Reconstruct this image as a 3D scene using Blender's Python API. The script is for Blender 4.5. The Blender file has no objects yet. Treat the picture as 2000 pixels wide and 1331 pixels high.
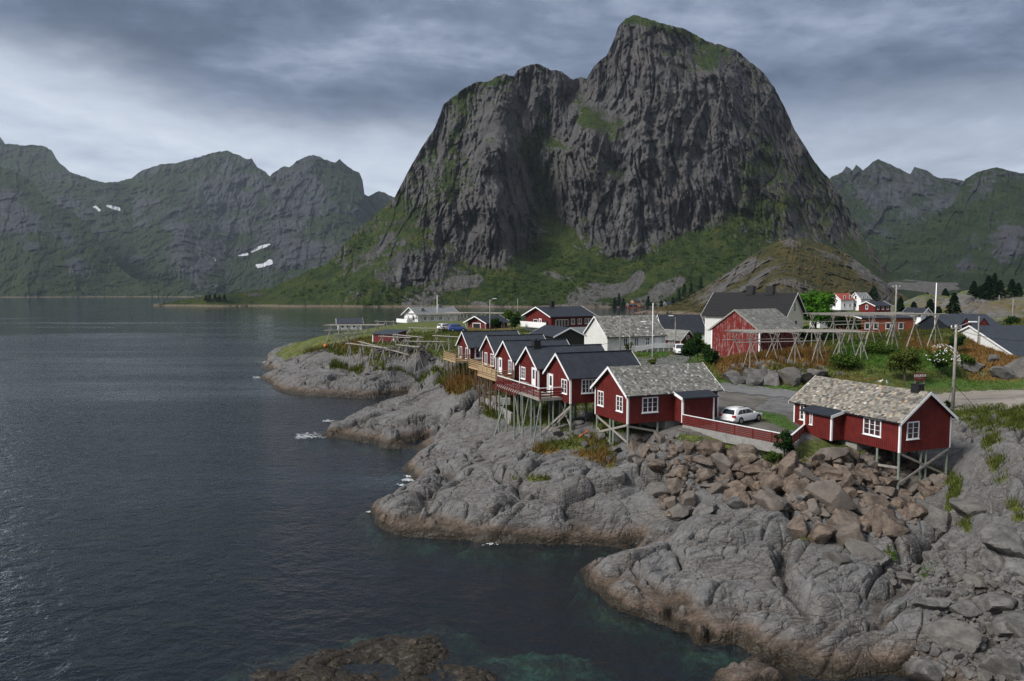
import bpy, bmesh, math, random
import numpy as np
from mathutils import Vector, Matrix
from mathutils import noise as mn
random.seed(7); RNG=np.random.default_rng(7)
SC=bpy.context.scene; COL=SC.collection; R=math.radians
# ---------------------------------------------------------------- camera, sky, sun, exposure
FPX=1400.0; CX=1000.0; CY=665.5; HC=20.0; HOR=568.0
PIT=math.atan((CY-HOR)/FPX); CP=math.cos(PIT); SP=math.sin(PIT)
cd=bpy.data.cameras.new("camera"); cam=bpy.data.objects.new("camera",cd); COL.objects.link(cam)
cam.location=(0,0,HC); cam.rotation_euler=(math.pi/2-PIT,0,0)
cd.sensor_width=36; cd.lens=FPX/2000*36; cd.clip_start=.5; cd.clip_end=20000
SC.camera=cam
SC.view_settings.view_transform='Standard'; SC.view_settings.look='None'
SC.view_settings.gamma=1; SC.view_settings.exposure=1.72
SUN_EL,SUN_AZ=R(40),R(-120)            # azimuth from +Y towards +X
sl=bpy.data.lights.new("sun",'SUN'); sl.energy=1.5; sl.angle=R(16); sl.color=(1.0,.95,.88)
so=bpy.data.objects.new("sun",sl); COL.objects.link(so)
sd=Vector((math.cos(SUN_EL)*math.sin(SUN_AZ),math.cos(SUN_EL)*math.cos(SUN_AZ),math.sin(SUN_EL)))
so.rotation_euler=(-sd).to_track_quat('-Z','Y').to_euler(); so.location=(0,0,60)
cy=SC.cycles; cy.use_denoising=True; cy.max_bounces=5; cy.diffuse_bounces=2; cy.glossy_bounces=2
cy.transparent_max_bounces=8; cy.transmission_bounces=2; cy.volume_bounces=0
cy.caustics_reflective=False; cy.caustics_refractive=False
try: cy.denoiser='OPENIMAGEDENOISE'; cy.denoising_prefilter='NONE'
except Exception: pass

class G:
    """small node-tree helper"""
    def __init__(s,t): s.t=t; t.nodes.clear()
    def __call__(s,typ,ins=None,out=0,**pr):
        n=s.t.nodes.new('ShaderNode'+typ)
        for k,v in pr.items(): setattr(n,k,v)
        for k,v in (ins or {}).items():
            so=n.inputs[k]
            if isinstance(v,bpy.types.NodeSocket): s.t.links.new(v,so)
            elif v is not None:
                if isinstance(v,(tuple,list)) and len(v)==3 and so.type=='RGBA': v=tuple(v)+(1,)
                so.default_value=v
        return n.outputs[out]
    def m(s,op,a,b=0.0,c=0.0,clamp=False): return s('Math',{0:a,1:b,2:c},operation=op,use_clamp=clamp)
    def mix(s,f,a,b,bt='MIX'): return s('Mix',{0:f,6:a,7:b},out=2,data_type='RGBA',blend_type=bt)
    def vm(s,op,a,b=(0,0,0)): return s('VectorMath',{0:a,1:b},operation=op)
    def noise(s,vec,scale,det=4,rough=.55,dist=0.0): return s('TexNoise',{'Vector':vec,'Scale':scale,'Detail':det,'Roughness':rough,'Distortion':dist})
    def vor(s,vec,scale,feature='F1',out=0,rnd=1.0): return s('TexVoronoi',{'Vector':vec,'Scale':scale,'Randomness':rnd},out=out,feature=feature)
    def sm(s,x,a,b,c=0.0,d=1.0): return s('MapRange',{0:x,1:a,2:b,3:c,4:d},interpolation_type='SMOOTHSTEP')
    def lin(s,x,a,b,c=0.0,d=1.0): return s('MapRange',{0:x,1:a,2:b,3:c,4:d})
    def attr(s,name,out=2): return s('Attribute',out=out,attribute_name=name)
    def pos(s): return s('NewGeometry',out=0)
    def nrm(s): return s('NewGeometry',out=1)
    def obj(s): return s('TexCoord',out=3)
    def xyz(s,v,i): return s('SeparateXYZ',{0:v},out=i)
    def cxyz(s,x,y,z): return s('CombineXYZ',{0:x,1:y,2:z})
    def mp(s,v,sc,rot=(0,0,0)): return s('Mapping',{0:v,2:rot,3:sc})
    def ramp(s,f,stops):
        o=s('ValToRGB',{0:f}); cr=o.node.color_ramp
        while len(cr.elements)<len(stops): cr.elements.new(.5)
        for e,(p,c) in zip(cr.elements,stops): e.position=p; e.color=tuple(c)+(1,) if len(c)==3 else c
        return o
    def bump(s,h,st,dist,n=None):
        d={'Strength':st,'Distance':dist,'Height':h}
        if n is not None: d['Normal']=n
        return s('Bump',d)
    def bsdf(s,col,rough=.8,nrm=None,metal=0.0,spec=.3):
        d={'Base Color':col,'Roughness':rough,'Metallic':metal,'Specular IOR Level':spec}
        if nrm is not None: d['Normal']=nrm
        return s('BsdfPrincipled',d)
    def out(s,sh): s('OutputMaterial',{0:sh}) if False else s.t.links.new(sh,s.t.nodes.new('ShaderNodeOutputMaterial').inputs[0])

W=bpy.data.worlds.new("World"); SC.world=W; W.use_nodes=True
g=G(W.node_tree)
sky=g('TexSky',sky_type='NISHITA',sun_disc=False,sun_elevation=SUN_EL,sun_rotation=SUN_AZ)
dv=g('TexCoord',out=0)
dx,dy,dz=(g.xyz(dv,i) for i in range(3))
az=g.m('DIVIDE',dx,g.m('MAXIMUM',dy,.15))                # tangent of the azimuth in front of the camera
el=g.m('DIVIDE',dz,g.m('SQRT',g.m('ADD',g.m('MULTIPLY',dx,dx),g.m('ADD',g.m('MULTIPLY',dy,dy),.001))))
den=g.m('ADD',g.m('MAXIMUM',dz,0),.10)
cl=g.cxyz(g.m('DIVIDE',dx,den),g.m('DIVIDE',dy,den),0.0)  # the cloud deck, seen in perspective
clm=g.mp(cl,(.7,.8,1),(0,0,R(-14)))
n1=g.noise(clm,.75,6,.55,.12); n2=g.noise(g.mp(cl,(.8,1.1,1),(0,0,R(-20))),2.2,6,.62,.25); n3=g.noise(g.mp(cl,(.7,1.2,1)),.33,3,.5)
n4=g.noise(g.mp(cl,(1.2,.8,1),(0,0,R(-25))),5.5,5,.6,.2)
wob=g.m('ADD',g.m('MULTIPLY',g.m('SUBTRACT',n1,.5),.16),g.m('MULTIPLY',g.m('SUBTRACT',n2,.5),.12))
elw=g.m('ADD',el,wob)
edge=g.m('ADD',g.lin(az,-.75,-.25,.285,.212),g.lin(az,.25,.65,0,-.01))
band=g.sm(g.m('SUBTRACT',elw,edge),.045,-.05)            # 1 in the clear band over the horizon
bandk=g.m('MULTIPLY',band,g.lin(az,.05,.5,1.0,.62))
dk=g.m('ADD',g.m('MULTIPLY',g.sm(n1,.36,.66),.42),g.m('ADD',g.m('MULTIPLY',g.sm(n2,.34,.66),.28),g.m('MULTIPLY',g.sm(n3,.38,.62),.34)))
dk=g.m('ADD',dk,g.m('ADD',g.m('MULTIPLY',g.m('SUBTRACT',n4,.5),.42),g.m('MULTIPLY',g.m('SUBTRACT',n2,.5),.5)))
clouds=g.ramp(dk,[(0,(.068,.092,.142)),(.28,(.112,.146,.22)),(.58,(.20,.248,.355)),(1,(.46,.53,.66))])
bright=g.ramp(g.m('ADD',g.m('MULTIPLY',n1,.4),g.m('ADD',g.m('MULTIPLY',n2,.4),g.m('MULTIPLY',n4,.2))),[(.3,(.42,.49,.62)),(.62,(.82,.88,.98))])
colr=g.mix(bandk,clouds,bright)
zen=g.sm(el,.55,1.6)
colr=g.mix(zen,colr,(.80,.83,.90))
back=g.sm(dy,.2,-.6); colr=g.mix(g.m('MULTIPLY',back,.75),colr,(.55,.58,.65))
fin=g('Mix',{0:.12,6:colr,7:g.vm('MULTIPLY',sky,(.10,.10,.10))},out=2,data_type='RGBA')
W.node_tree.links.new(g('Background',{0:fin,1:0.303}),W.node_tree.nodes.new('ShaderNodeOutputWorld').inputs[0])

# ---------------------------------------------------------------- projection helpers
def ray(px,py):
    a=(np.asarray(px,float)-CX)/FPX; b=(CY-np.asarray(py,float))/FPX
    return a, CP+b*SP, -SP+b*CP
def at(px,py,Y):
    a,b,c=ray(px,py); k=np.asarray(Y)/b
    return np.stack([a*k,np.asarray(Y)+0*a,HC+c*k],-1)
def V3(px,py,Y): return Vector(at(px,py,Y).tolist())
def atz(px,py,z):
    a,b,c=ray(px,py); k=(z-HC)/c
    return np.array([a*k,b*k,z+0*k])
def topx(p):
    d=Vector(p)-Vector((0,0,HC)); f=d.y*CP-d.z*SP; u=d.y*SP+d.z*CP
    return CX+FPX*d.x/f, CY-FPX*u/f
# ---------------------------------------------------------------- numeric helpers
def rbf(P,Vv,c=.02,lam=1e-3):
    P=np.asarray(P,float); Vv=np.asarray(Vv,float); n=len(P)
    d=np.sqrt(((P[:,None]-P[None])**2).sum(-1)+c*c)
    A=np.zeros((n+3,n+3)); A[:n,:n]=d-lam*np.eye(n); A[:n,n]=1; A[:n,n+1:]=P; A[n,:n]=1; A[n+1:,:n]=P.T
    Wt=np.linalg.solve(A,np.concatenate([Vv,np.zeros((3,)+Vv.shape[1:])]))
    def f(Q):
        Q=np.asarray(Q,float); o=[]
        for q in np.array_split(Q,max(1,len(Q)//20000)):
            k=np.sqrt(((q[:,None]-P[None])**2).sum(-1)+c*c)
            o.append(k@Wt[:n]+Wt[n]+q@Wt[n+1:])
        return np.concatenate(o)
    return f
def ss(x,a,b): t=np.clip((x-a)/(b-a),0,1); return t*t*(3-2*t)
def fbm(P,oc=5,H=1.0): return np.array([mn.fractal(p,H,2.0,oc) for p in P.tolist()])
def ridg(P,oc=5): return np.array([mn.ridged_multi_fractal(p,1.0,2.1,oc,1.0,2.0) for p in P.tolist()])
def hash2(i,j,s):
    h=(i.astype(np.int64)*374761393+j.astype(np.int64)*668265263+s*982451653)&0xffffffff
    h=((h^(h>>13))*1274126177)&0xffffffff; h=h^(h>>16); return (h&0xffffff)/float(0x1000000)
def worley(x,y,seed):
    ix=np.floor(x); iy=np.floor(y); f1=np.full(x.shape,9.); f2=f1.copy(); cxr=f1.copy(); dxb=f1.copy(); dyb=f1.copy()
    for a in (-1,0,1):
        for b in (-1,0,1):
            i=ix+a; j=iy+b; px=i+hash2(i,j,seed); py=j+hash2(i,j,seed+1); d=np.hypot(px-x,py-y)
            m=d<f1; f2=np.where(m,f1,np.minimum(f2,d)); f1=np.where(m,d,f1)
            cxr=np.where(m,hash2(i,j,seed+2),cxr); dxb=np.where(m,x-px,dxb); dyb=np.where(m,y-py,dyb)
    t=cxr*6.283*7
    return f2-f1, cxr*2-1, dxb*np.cos(t)+dyb*np.sin(t)
def npmesh(name,V,F,mat,attrs=None,smooth=True,parent=None,link=True):
    """V (n,3); F list of int arrays (m,3) or (m,4)"""
    me=bpy.data.meshes.new(name); V=np.ascontiguousarray(V,np.float32)
    me.vertices.add(len(V)); me.vertices.foreach_set('co',V.ravel())
    F=[f for f in F if len(f)]
    lv=np.concatenate([f.ravel() for f in F]).astype(np.int32)
    tot=np.concatenate([np.full(len(f),f.shape[1]) for f in F]).astype(np.int32)
    me.loops.add(len(lv)); me.loops.foreach_set('vertex_index',lv)
    me.polygons.add(len(tot)); st=np.concatenate([[0],np.cumsum(tot)[:-1]]).astype(np.int32)
    me.polygons.foreach_set('loop_start',st); me.polygons.foreach_set('loop_total',tot)
    me.update(calc_edges=True); me.validate()
    me.polygons.foreach_set('use_smooth',np.full(len(me.polygons),smooth))
    for k,v in (attrs or {}).items():
        a=me.attributes.new(k,'FLOAT','POINT'); a.data.foreach_set('value',np.ascontiguousarray(v,np.float32).ravel())
    if mat: me.materials.append(mat)
    o=bpy.data.objects.new(name,me)
    if link: COL.objects.link(o)
    if parent: o.parent=parent
    return o
def tag(o,label=None,cat=None,group=None,kind=None):
    for k,v in (('label',label),('category',cat),('group',group),('kind',kind)):
        if v: o[k]=v
    return o
def gridfaces(ny,nx,keep=None):
    i=np.arange(ny*nx).reshape(ny,nx)
    q=np.stack([i[:-1,:-1],i[:-1,1:],i[1:,1:],i[1:,:-1]],-1).reshape(-1,4)
    return q if keep is None else q[keep[q].all(1)]
def compact(V,q,attrs):
    u,inv=np.unique(q.ravel(),return_inverse=True)
    return V[u],inv.reshape(q.shape),{k:v[u] for k,v in attrs.items()}
def strokes(x,y,L):
    o=np.zeros_like(x)
    for pts,w,s in L:
        d=np.full(x.shape,1e9)
        for (x0,y0),(x1,y1) in zip(pts[:-1],pts[1:]):
            dx,dy=x1-x0,y1-y0; t=np.clip(((x-x0)*dx+(y-y0)*dy)/(dx*dx+dy*dy+1e-9),0,1)
            d=np.minimum(d,np.hypot(x-x0-t*dx,y-y0-t*dy))
        o=np.maximum(o,s*np.exp(-(d/w)**2)) if s>0 else o+s*np.exp(-(d/w)**2)
    return o
def inpoly(x,y,P):
    c=np.zeros(x.shape,bool); n=len(P)
    for i in range(n):
        x0,y0=P[i]; x1,y1=P[i-1]
        c^=((y0>y)!=(y1>y))&(x<(x1-x0)*(y-y0)/((y1-y0) or 1e-9)+x0)
    return c
def M(name):
    m=bpy.data.materials.new(name); m.use_nodes=True; return m,G(m.node_tree)
# ---------------------------------------------------------------- terrain materials
def mat_mountain(name,rock,green,scale=1.0,bumpd=4.0,grassb=1.0):
    m,g=M(name); p=g.pos(); z=g.xyz(p,2)
    ps=g.mp(p,(1,1,.22)); veg=g.attr('veg'); scr=g.attr('scree'); sn=g.attr('snow')
    a=g.noise(ps,.055*scale,8,.62,.4); b=g.noise(p,.012*scale,5,.6); c=g.noise(g.mp(p,(1,1,.05)),.05*scale,6,.6,.4); f=g.noise(p,.35*scale,5,.65)
    col=g.mix(g.sm(a,.32,.68),tuple(x*.62 for x in rock),tuple(min(1,x*1.25) for x in rock))
    col=g.mix(g.m('MULTIPLY',g.sm(b,.45,.65),.45),col,(rock[0]*1.12,rock[1]*1.0,rock[2]*.92))
    col=g.mix(g.m('MULTIPLY',g.sm(c,.54,.68),.6),col,tuple(x*.32 for x in rock))       # dark water streaks
    col=g.mix(g.m('MULTIPLY',g.sm(f,.5,.75),.28),col,tuple(min(1,x*1.7) for x in rock))
    vm=g.sm(g.m('ADD',veg,g.m('ADD',g.m('MULTIPLY',g.m('SUBTRACT',f,.5),.9),g.m('MULTIPLY',g.m('SUBTRACT',a,.5),.9))),.4,.62)
    gn=g.noise(p,.06*scale,6,.65); g2=g.noise(p,.5*scale,3,.6)
    gc=g.ramp(gn,[(.28,tuple(x*.38 for x in green)),(.44,tuple(x*.85 for x in green)),(.58,(green[0]*1.6,green[1]*1.2,green[2]*1.1)),(.74,(green[0]*2.5,green[1]*1.4,green[2]*1.5))])
    gc=g.mix(g.sm(g2,.35,.7),g.mix(.6,gc,(0,0,0)),gc)
    col=g.mix(vm,col,gc)
    sc=g.ramp(g.vor(p,.45*scale),[(0,(.04,.039,.038)),(.6,(.085,.082,.08)),(1,(.12,.116,.11))])
    col=g.mix(g.sm(g.m('ADD',scr,g.m('MULTIPLY',g.m('SUBTRACT',gn,.5),.7)),.42,.6),col,sc)
    col=g.mix(g.sm(z,1.0,3.0,.6,0),col,(.20,.155,.12))      # pale tide line
    col=g.mix(g.sm(sn,.45,.55),col,(.40,.42,.45))
    h=g.m('ADD',g.m('MULTIPLY',a,1.0),g.m('ADD',g.m('MULTIPLY',f,.35),g.m('MULTIPLY',g.noise(g.mp(p,(1,1,.35),(0,R(20),0)),.16*scale,6,.7,.8),.9)))
    g.out(g.bsdf(col,.92,g.bump(h,.75,bumpd),spec=.15)); return m
MT_NEAR=mat_mountain('mountain_rock',(.074,.073,.075),(.030,.056,.011),1.0,7.0)
MT_FAR=mat_mountain('far_mountain_rock',(.038,.042,.049),(.016,.035,.011),.4,7.0)
MT_KNOLL=mat_mountain('knoll_rock',(.085,.082,.078),(.050,.054,.016),1.6,2.0)

# ---------------------------------------------------------------- mountains: sheets of rock with real depth
SHEETS={}
def sheet(key,mat,label,top,base,depth,nx,ny,amp,paint=(),scree=(),snow=(),vegbias=0.0,jag=2.0,fs=1.0,backd=500,rock=(),vk=1.0,amin=.15):
    top=np.array(top,float); base=np.array(base,float)
    px=np.linspace(top[0,0],top[-1,0],nx); s=np.array([len(key)*3.7,1.3,2.1])
    yt=np.interp(px,top[:,0],top[:,1])
    q=np.stack([px/26,0*px+s[0],0*px],-1); yt=yt+jag*(fbm(q,5)+.6*fbm(q*3.1,3))
    yb=np.interp(px,base[:,0],base[:,1]); yt=np.minimum(yt,yb-1)
    t=np.linspace(0,1,ny)[:,None]; PX=np.repeat(px[None],ny,0); PY=yb+(yt-yb)*t
    d=np.array(depth,float); f=rbf(d[:,:2]/300,d[:,2],.05,1e-3)
    D=f(np.stack([PX,PY],-1).reshape(-1,2)/300); PXf,PYf=PX.ravel(),PY.ravel()
    P=at(PXf,PYf,D)
    # wide smooth slope first, to know cliff from talus
    def nz(Pg):
        Pg=Pg.reshape(ny,nx,3); a=np.gradient(Pg,axis=1); b=np.gradient(Pg,axis=0); n=np.cross(a,b)
        return np.abs(n[...,2])/(np.linalg.norm(n,axis=-1)+1e-9), n
    n0,_=nz(P); cliff=1-ss(n0.ravel(),.5,.8)
    soft=strokes(PXf,PYf,[(q,w,1) for q,w,_ in scree])
    k=fs
    Q=P*np.array([1,.6,.13]); w1=fbm(P/(190*k)+s,3)
    Qw=Q+ (26*k)*np.stack([w1,w1*.5,w1*0],-1)
    r1=ridg(Qw/(95*k)+s,5); r2=ridg(Qw/(33*k)+s*2,4); f3=fbm(P*np.array([1,1,.5])/(14*k)+s,4); f4=fbm(P/(60*k)+s*3,4)
    A=np.maximum(cliff*.85+.15,amin)
    dD=amp*(A*(-(r1-1.0)*.52 -(r2-1.0)*.42 + f3*.34) + .35*f4)
    e1,c1,t1=worley(PXf/26+w1*.9+PYf/150,PYf/140,len(key))
    dD+=amp*A*(.24*c1+.20*np.exp(-(e1/.04)**2)+.26*t1)
    e2,c2,t2=worley(PXf/9+w1*1.5+f4*.6,PYf/44,len(key)+5)
    dD+=amp*A*(.10*c2+.07*np.exp(-(e2/.07)**2)+.07*t2)
    e3,c3,t3=worley(PXf/4.2+w1*2+f4*1.2+PYf/40,PYf/9+f4,len(key)+9); dD+=amp*A*(.05*c3+.05*t3)
    cr=fbm(np.stack([P[:,0]/(20*k)+.9*w1+.15*f4,P[:,1]/(160*k),P[:,2]/(330*k)],-1)+s*4,3); dD+=amp*A*cliff*.42*np.exp(-(cr/.05)**2)
    D=D+dD; P=at(PXf,PYf,D)
    n1,nn=nz(P); n1=n1.ravel()
    wx=PXf+14*w1+10*f4; wy=PYf+14*f4
    veg=vegbias+vk*(.85*ss(n1,.34,.72)*(.35+.65*(1-cliff))+.35*ss(n1,.45,.75)*cliff)+.38*f4+.2*f3+strokes(wx,wy,paint)+strokes(wx,wy,rock)
    att=dict(veg=veg,scree=strokes(wx,wy,scree),snow=strokes(PXf+3*f3,PYf+3*f4,snow) if len(snow) else veg*0)
    rows=[P.reshape(ny,nx,3)]; top_=rows[0][-1]
    for fy,fz in ((.04,.0),(.15,-.06),(.4,-.3),(1.0,-1.0)):
        b=top_.copy(); b[:,1]+=backd*fy; b[:,0]+=backd*fy*b[:,0]/top_[:,1]; b[:,2]+=(b[:,2]+6)*fz; rows.append(b[None])
    Vv=np.concatenate([r.reshape(-1,3) for r in rows]); NY=ny+4
    for kk in att: att[kk]=np.concatenate([att[kk],np.tile(att[kk][-nx:],4)])
    o=npmesh('mountain',Vv,[gridfaces(NY,nx)],mat,att)
    tag(o,label,None,None,'structure'); SHEETS[key]=(px,yb,yt,P.reshape(ny,nx,3)); return o
def on_sheet(key,px,py):
    X,yb,yt,P=SHEETS[key]; i=int(np.clip(np.searchsorted(X,px),0,len(X)-1)); ny=P.shape[0]
    j=int(np.clip(round((py-yb[i])/(yt[i]-yb[i])*(ny-1)),0,ny-1)); return P[j,i]

sheet('main',MT_NEAR,'steep dark rock mountain with sheer cliffs and a grassy cap',
 top=[(300,596),(340,590),(400,579),(470,571),(520,566),(580,540),(640,513),(700,448),(740,415),(772,384),(800,330),(826,285),(850,250),(866,205),(900,178),(930,160),(960,157),(985,143),(1003,150),(1010,137),(1035,127),(1052,124),(1075,137),(1098,140),(1118,156),(1132,150),(1146,154),(1160,130),(1185,108),(1200,75),(1207,55),(1222,36),(1245,30),(1275,40),(1330,55),(1384,80),(1430,95),(1458,115),(1490,140),(1515,175),(1535,215),(1552,255),(1575,290),(1592,318),(1620,350),(1645,385),(1668,430),(1690,470),(1725,515),(1750,545),(1785,572),(1830,590)],
 base=[(300,601),(560,604),(800,609),(1000,612),(1300,612),(1830,612)],
 depth=[(300,600,930),(430,602,900),(560,603,890),(780,607,870),(1000,610,850),(1280,612,830),(1500,612,830),(1700,612,850),(1830,600,900),
  (400,582,935),(520,567,985),(640,515,1010),(700,450,1030),(770,385,1060),(850,260,1090),(930,165,1100),(990,150,1110),(1040,128,1120),(1100,142,1130),(1145,155,1150),(1205,60,1120),(1240,34,1125),(1380,82,1160),(1490,150,1180),(1560,260,1190),(1620,350,1190),(1680,450,1150),(1740,535,1100),(1800,580,1000),
  (800,560,900),(950,528,935),(1050,500,985),(1080,465,1015),(1150,505,965),(1220,508,965),(1350,450,985),(1450,400,1010),(1560,390,1050),
  (970,300,975),(965,400,955),(960,470,940),(905,480,955),(905,300,1035),(1055,330,1100),(1068,230,1120),(1075,400,1080),(1090,270,1110),(1120,200,1120),(1040,180,1100),(1130,350,1005),(1150,250,1040),(1100,300,1045),
  (1260,300,1000),(1260,150,1050),(1270,60,1085),(1280,430,975),(1400,300,1020),(1400,150,1075),(1500,300,1075),(1350,400,985),(850,400,985),(800,480,945),(740,520,930),(700,560,905),(880,300,1050),(1185,220,1090),(1190,320,1030),
  (1000,570,880),(1150,570,875),(1300,565,870),(1400,500,935),(1500,480,965),(1600,480,1010),(1600,560,900),(1700,560,930),(1520,560,880)],
 nx=900,ny=330,amp=26,jag=3.0,
 paint=[([(1215,33),(1250,36),(1330,60),(1385,84)],9,.9),([(1385,92),(1470,130)],10,.3),([(1175,140),(1194,205),(1212,247)],11,.42),
  ([(1073,215),(1075,235)],12,.6),([(1054,270),(1043,317),(1062,354),(1049,400),(1040,425)],22,.6),([(1080,300),(1075,420)],14,.4),
  ([(922,172),(903,233),(886,280),(872,335),(886,373)],17,.6),([(870,335),(850,400),(800,410)],26,.5),([(989,152),(960,162)],9,.7),
  ([(640,520),(720,455),(790,400)],22,.30),([(560,560),(640,530)],22,.32),([(330,592),(520,580),(660,575)],12,.35),([(728,526),(760,530)],14,.4),
  ([(700,600),(800,575),(900,560)],10,.4),([(940,540),(1060,530),(1075,480)],26,.9),([(960,560),(1060,560),(1150,530)],32,.9),([(1060,500),(1150,525),(1290,500)],22,.8),
  ([(1010,590),(1100,565),(1180,540)],20,.7),([(1250,510),(1400,450),(1480,420)],26,.6),([(1300,560),(1400,500),(1490,450)],32,.7),([(1424,382),(1526,310),(1596,340)],34,.5),([(1461,330),(1500,420)],30,.45),
  ([(1540,400),(1640,400)],26,.4),([(1200,465),(1250,462)],10,.5),([(1330,585),(1420,540)],26,.6),([(1410,285),(1430,265)],7,.3)],
 rock=[([(1170,190),(1215,225)],30,-.55),([(960,230),(960,480)],36,-.45),([(1260,120),(1260,440)],40,-.45),([(1380,180),(1380,380)],50,-.5),([(1130,300),(1120,420)],24,-.3),([(760,470),(720,520),(840,540)],26,-.35)],
 scree=[([(1150,560),(1230,550)],12,.7),([(1000,602),(1110,598)],9,.8),([(800,590),(860,570),(925,545)],17,1.0),([(1120,590),(1190,570),(1235,545)],20,1.0),([(1240,590),(1300,575),(1330,560)],20,.8),([(1060,530),(1110,545)],12,.6),([(930,600),(1200,603),(1300,600)],7,.9)])
sheet('knoll',MT_KNOLL,vk=.56,amin=.5,label='rounded rock knoll with heath behind the village',
 top=[(1235,612),(1270,606),(1330,590),(1390,553),(1440,520),(1480,492),(1510,475),(1545,466),(1580,468),(1620,482),(1660,500),(1700,530),(1740,560),(1775,585),(1800,600)],
 base=[(1235,616),(1400,640),(1600,650),(1800,650)],
 depth=[(1235,612,640),(1400,640,430),(1600,650,400),(1800,650,420),(1545,468,700),(1440,520,690),(1340,588,680),(1660,500,690),(1760,575,640),(1520,540,560),(1600,560,540),(1450,580,560),(1700,590,520)],
 nx=560,ny=170,amp=20,jag=1.2,fs=.5,vegbias=.12,backd=200,
 paint=[([(1500,480),(1600,520),(1690,560)],14,.4),([(1320,600),(1420,600)],12,.5),([(1560,530),(1640,570)],18,.3)],rock=[([(1400,560),(1470,510)],12,-.22),([(1560,590),(1640,610)],16,-.3),([(1670,510),(1740,570)],14,-.22)])
sheet('right_back',MT_FAR,vk=.78,amin=.45,label='jagged grey peaks behind the valley',
 top=[(1560,420),(1600,365),(1625,345),(1645,337),(1653,325),(1665,334),(1672,322),(1685,334),(1705,315),(1716,311),(1740,322),(1778,340),(1786,326),(1810,334),(1830,346),(1868,350),(1900,360),(1960,380),(2040,400)],
 base=[(1560,600),(2040,600)],
 depth=[(1560,600,1700),(2040,600,1700),(1560,420,2300),(1716,311,2600),(1800,340,2550),(2040,400,2500),(1720,450,2250),(1850,450,2200),(1700,520,1950)],
 nx=420,ny=200,amp=55,jag=2.0,fs=1.5,paint=[([(1640,420),(1800,430)],20,.25),([(1650,520),(1760,500)],34,.5)],rock=[([(1700,380),(1860,380)],50,-.25)])
sheet('right_front',MT_FAR,vk=.6,amin=.6,label='green mountain flank with grey crags',
 top=[(1640,560),(1680,500),(1740,478),(1800,440),(1860,400),(1885,350),(1910,335),(1945,327),(1990,338),(2060,350)],
 base=[(1640,600),(2060,600)],
 depth=[(1640,600,1300),(2060,600,1250),(1740,478,1700),(1945,327,1900),(2060,350,1850),(1900,450,1650),(1990,500,1480),(1800,540,1450),(1990,400,1700)],
 nx=380,ny=200,amp=34,jag=1.5,fs=1.6,vegbias=.30,paint=[([(1700,550),(2000,545)],16,.6),([(1740,500),(1860,440),(1960,380)],22,.35)],rock=[([(1960,450),(1960,520)],28,-.5),([(1870,540),(1900,500)],18,-.4),([(1900,360),(1990,350)],18,-.3)])
sheet('gravel',MT_FAR,'grey gravel fan at the mouth of the valley',
 top=[(1690,570),(1740,552),(1770,546),(1830,552),(1880,552),(1930,546),(1990,538),(2060,535)],base=[(1690,612),(2060,612)],
 depth=[(1690,612,700),(2060,612,700),(1770,547,1050),(2060,536,1150),(1930,546,1150),(1860,575,860)],
 nx=260,ny=60,amp=5,jag=.5,fs=.8,vegbias=.25,paint=[([(1910,560),(2050,555)],16,.5)],scree=[([(1740,556),(1860,558)],12,1.2)])
sheet('left_back',MT_FAR,vk=.78,amin=.45,label='high plateau with snow patches across the fjord',
 top=[(-60,240),(0,268),(10,281),(80,284),(100,294),(115,318),(135,335),(180,352),(220,358),(260,362),(330,420),(400,520)],
 base=[(-60,590),(400,590)],
 depth=[(-60,590,2700),(400,590,2700),(-60,240,4300),(80,284,4200),(220,358,3900),(330,420,3700),(100,400,3500),(250,480,3100),(0,450,3300)],
 nx=360,ny=220,amp=75,jag=2.0,fs=2.1,vegbias=.12,snow=[([(185,404),(195,410)],2.5,.9),([(210,402),(232,408)],3.4,1.0)],rock=[([(140,400),(170,480)],40,-.3)])
sheet('left_mid',MT_FAR,vk=.78,amin=.45,label='broad dark mountain with a cirque across the fjord',
 top=[(160,430),(200,375),(222,357),(258,348),(275,334),(310,323),(355,315),(400,304),(430,296),(444,295),(470,306),(480,312),(492,310),(503,328),(518,335),(529,346),(545,360),(600,400),(660,450)],
 base=[(160,590),(660,590)],
 depth=[(160,590,2600),(660,590,2600),(200,380,3900),(440,297,4100),(529,346,3900),(660,450,3700),(440,420,3700),(450,490,3350),(350,500,2950),(330,560,2700),(420,540,2900),(250,520,2900)],
 nx=480,ny=240,amp=80,jag=2.2,fs=2.2,vegbias=.02,paint=[([(230,470),(330,465)],18,.5),([(430,540),(540,560)],28,.8),([(270,545),(330,560)],28,.7),([(260,360),(340,350)],22,.4),([(560,580),(200,580)],10,.7)],
 snow=[([(418,503),(421,508)],2.2,.9),([(447,502),(460,499)],2.6,1.0)],rock=[([(340,450),(370,530),(430,545)],26,-.6),([(280,400),(260,440)],26,-.4),([(450,400),(450,480)],60,-.25)])
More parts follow.
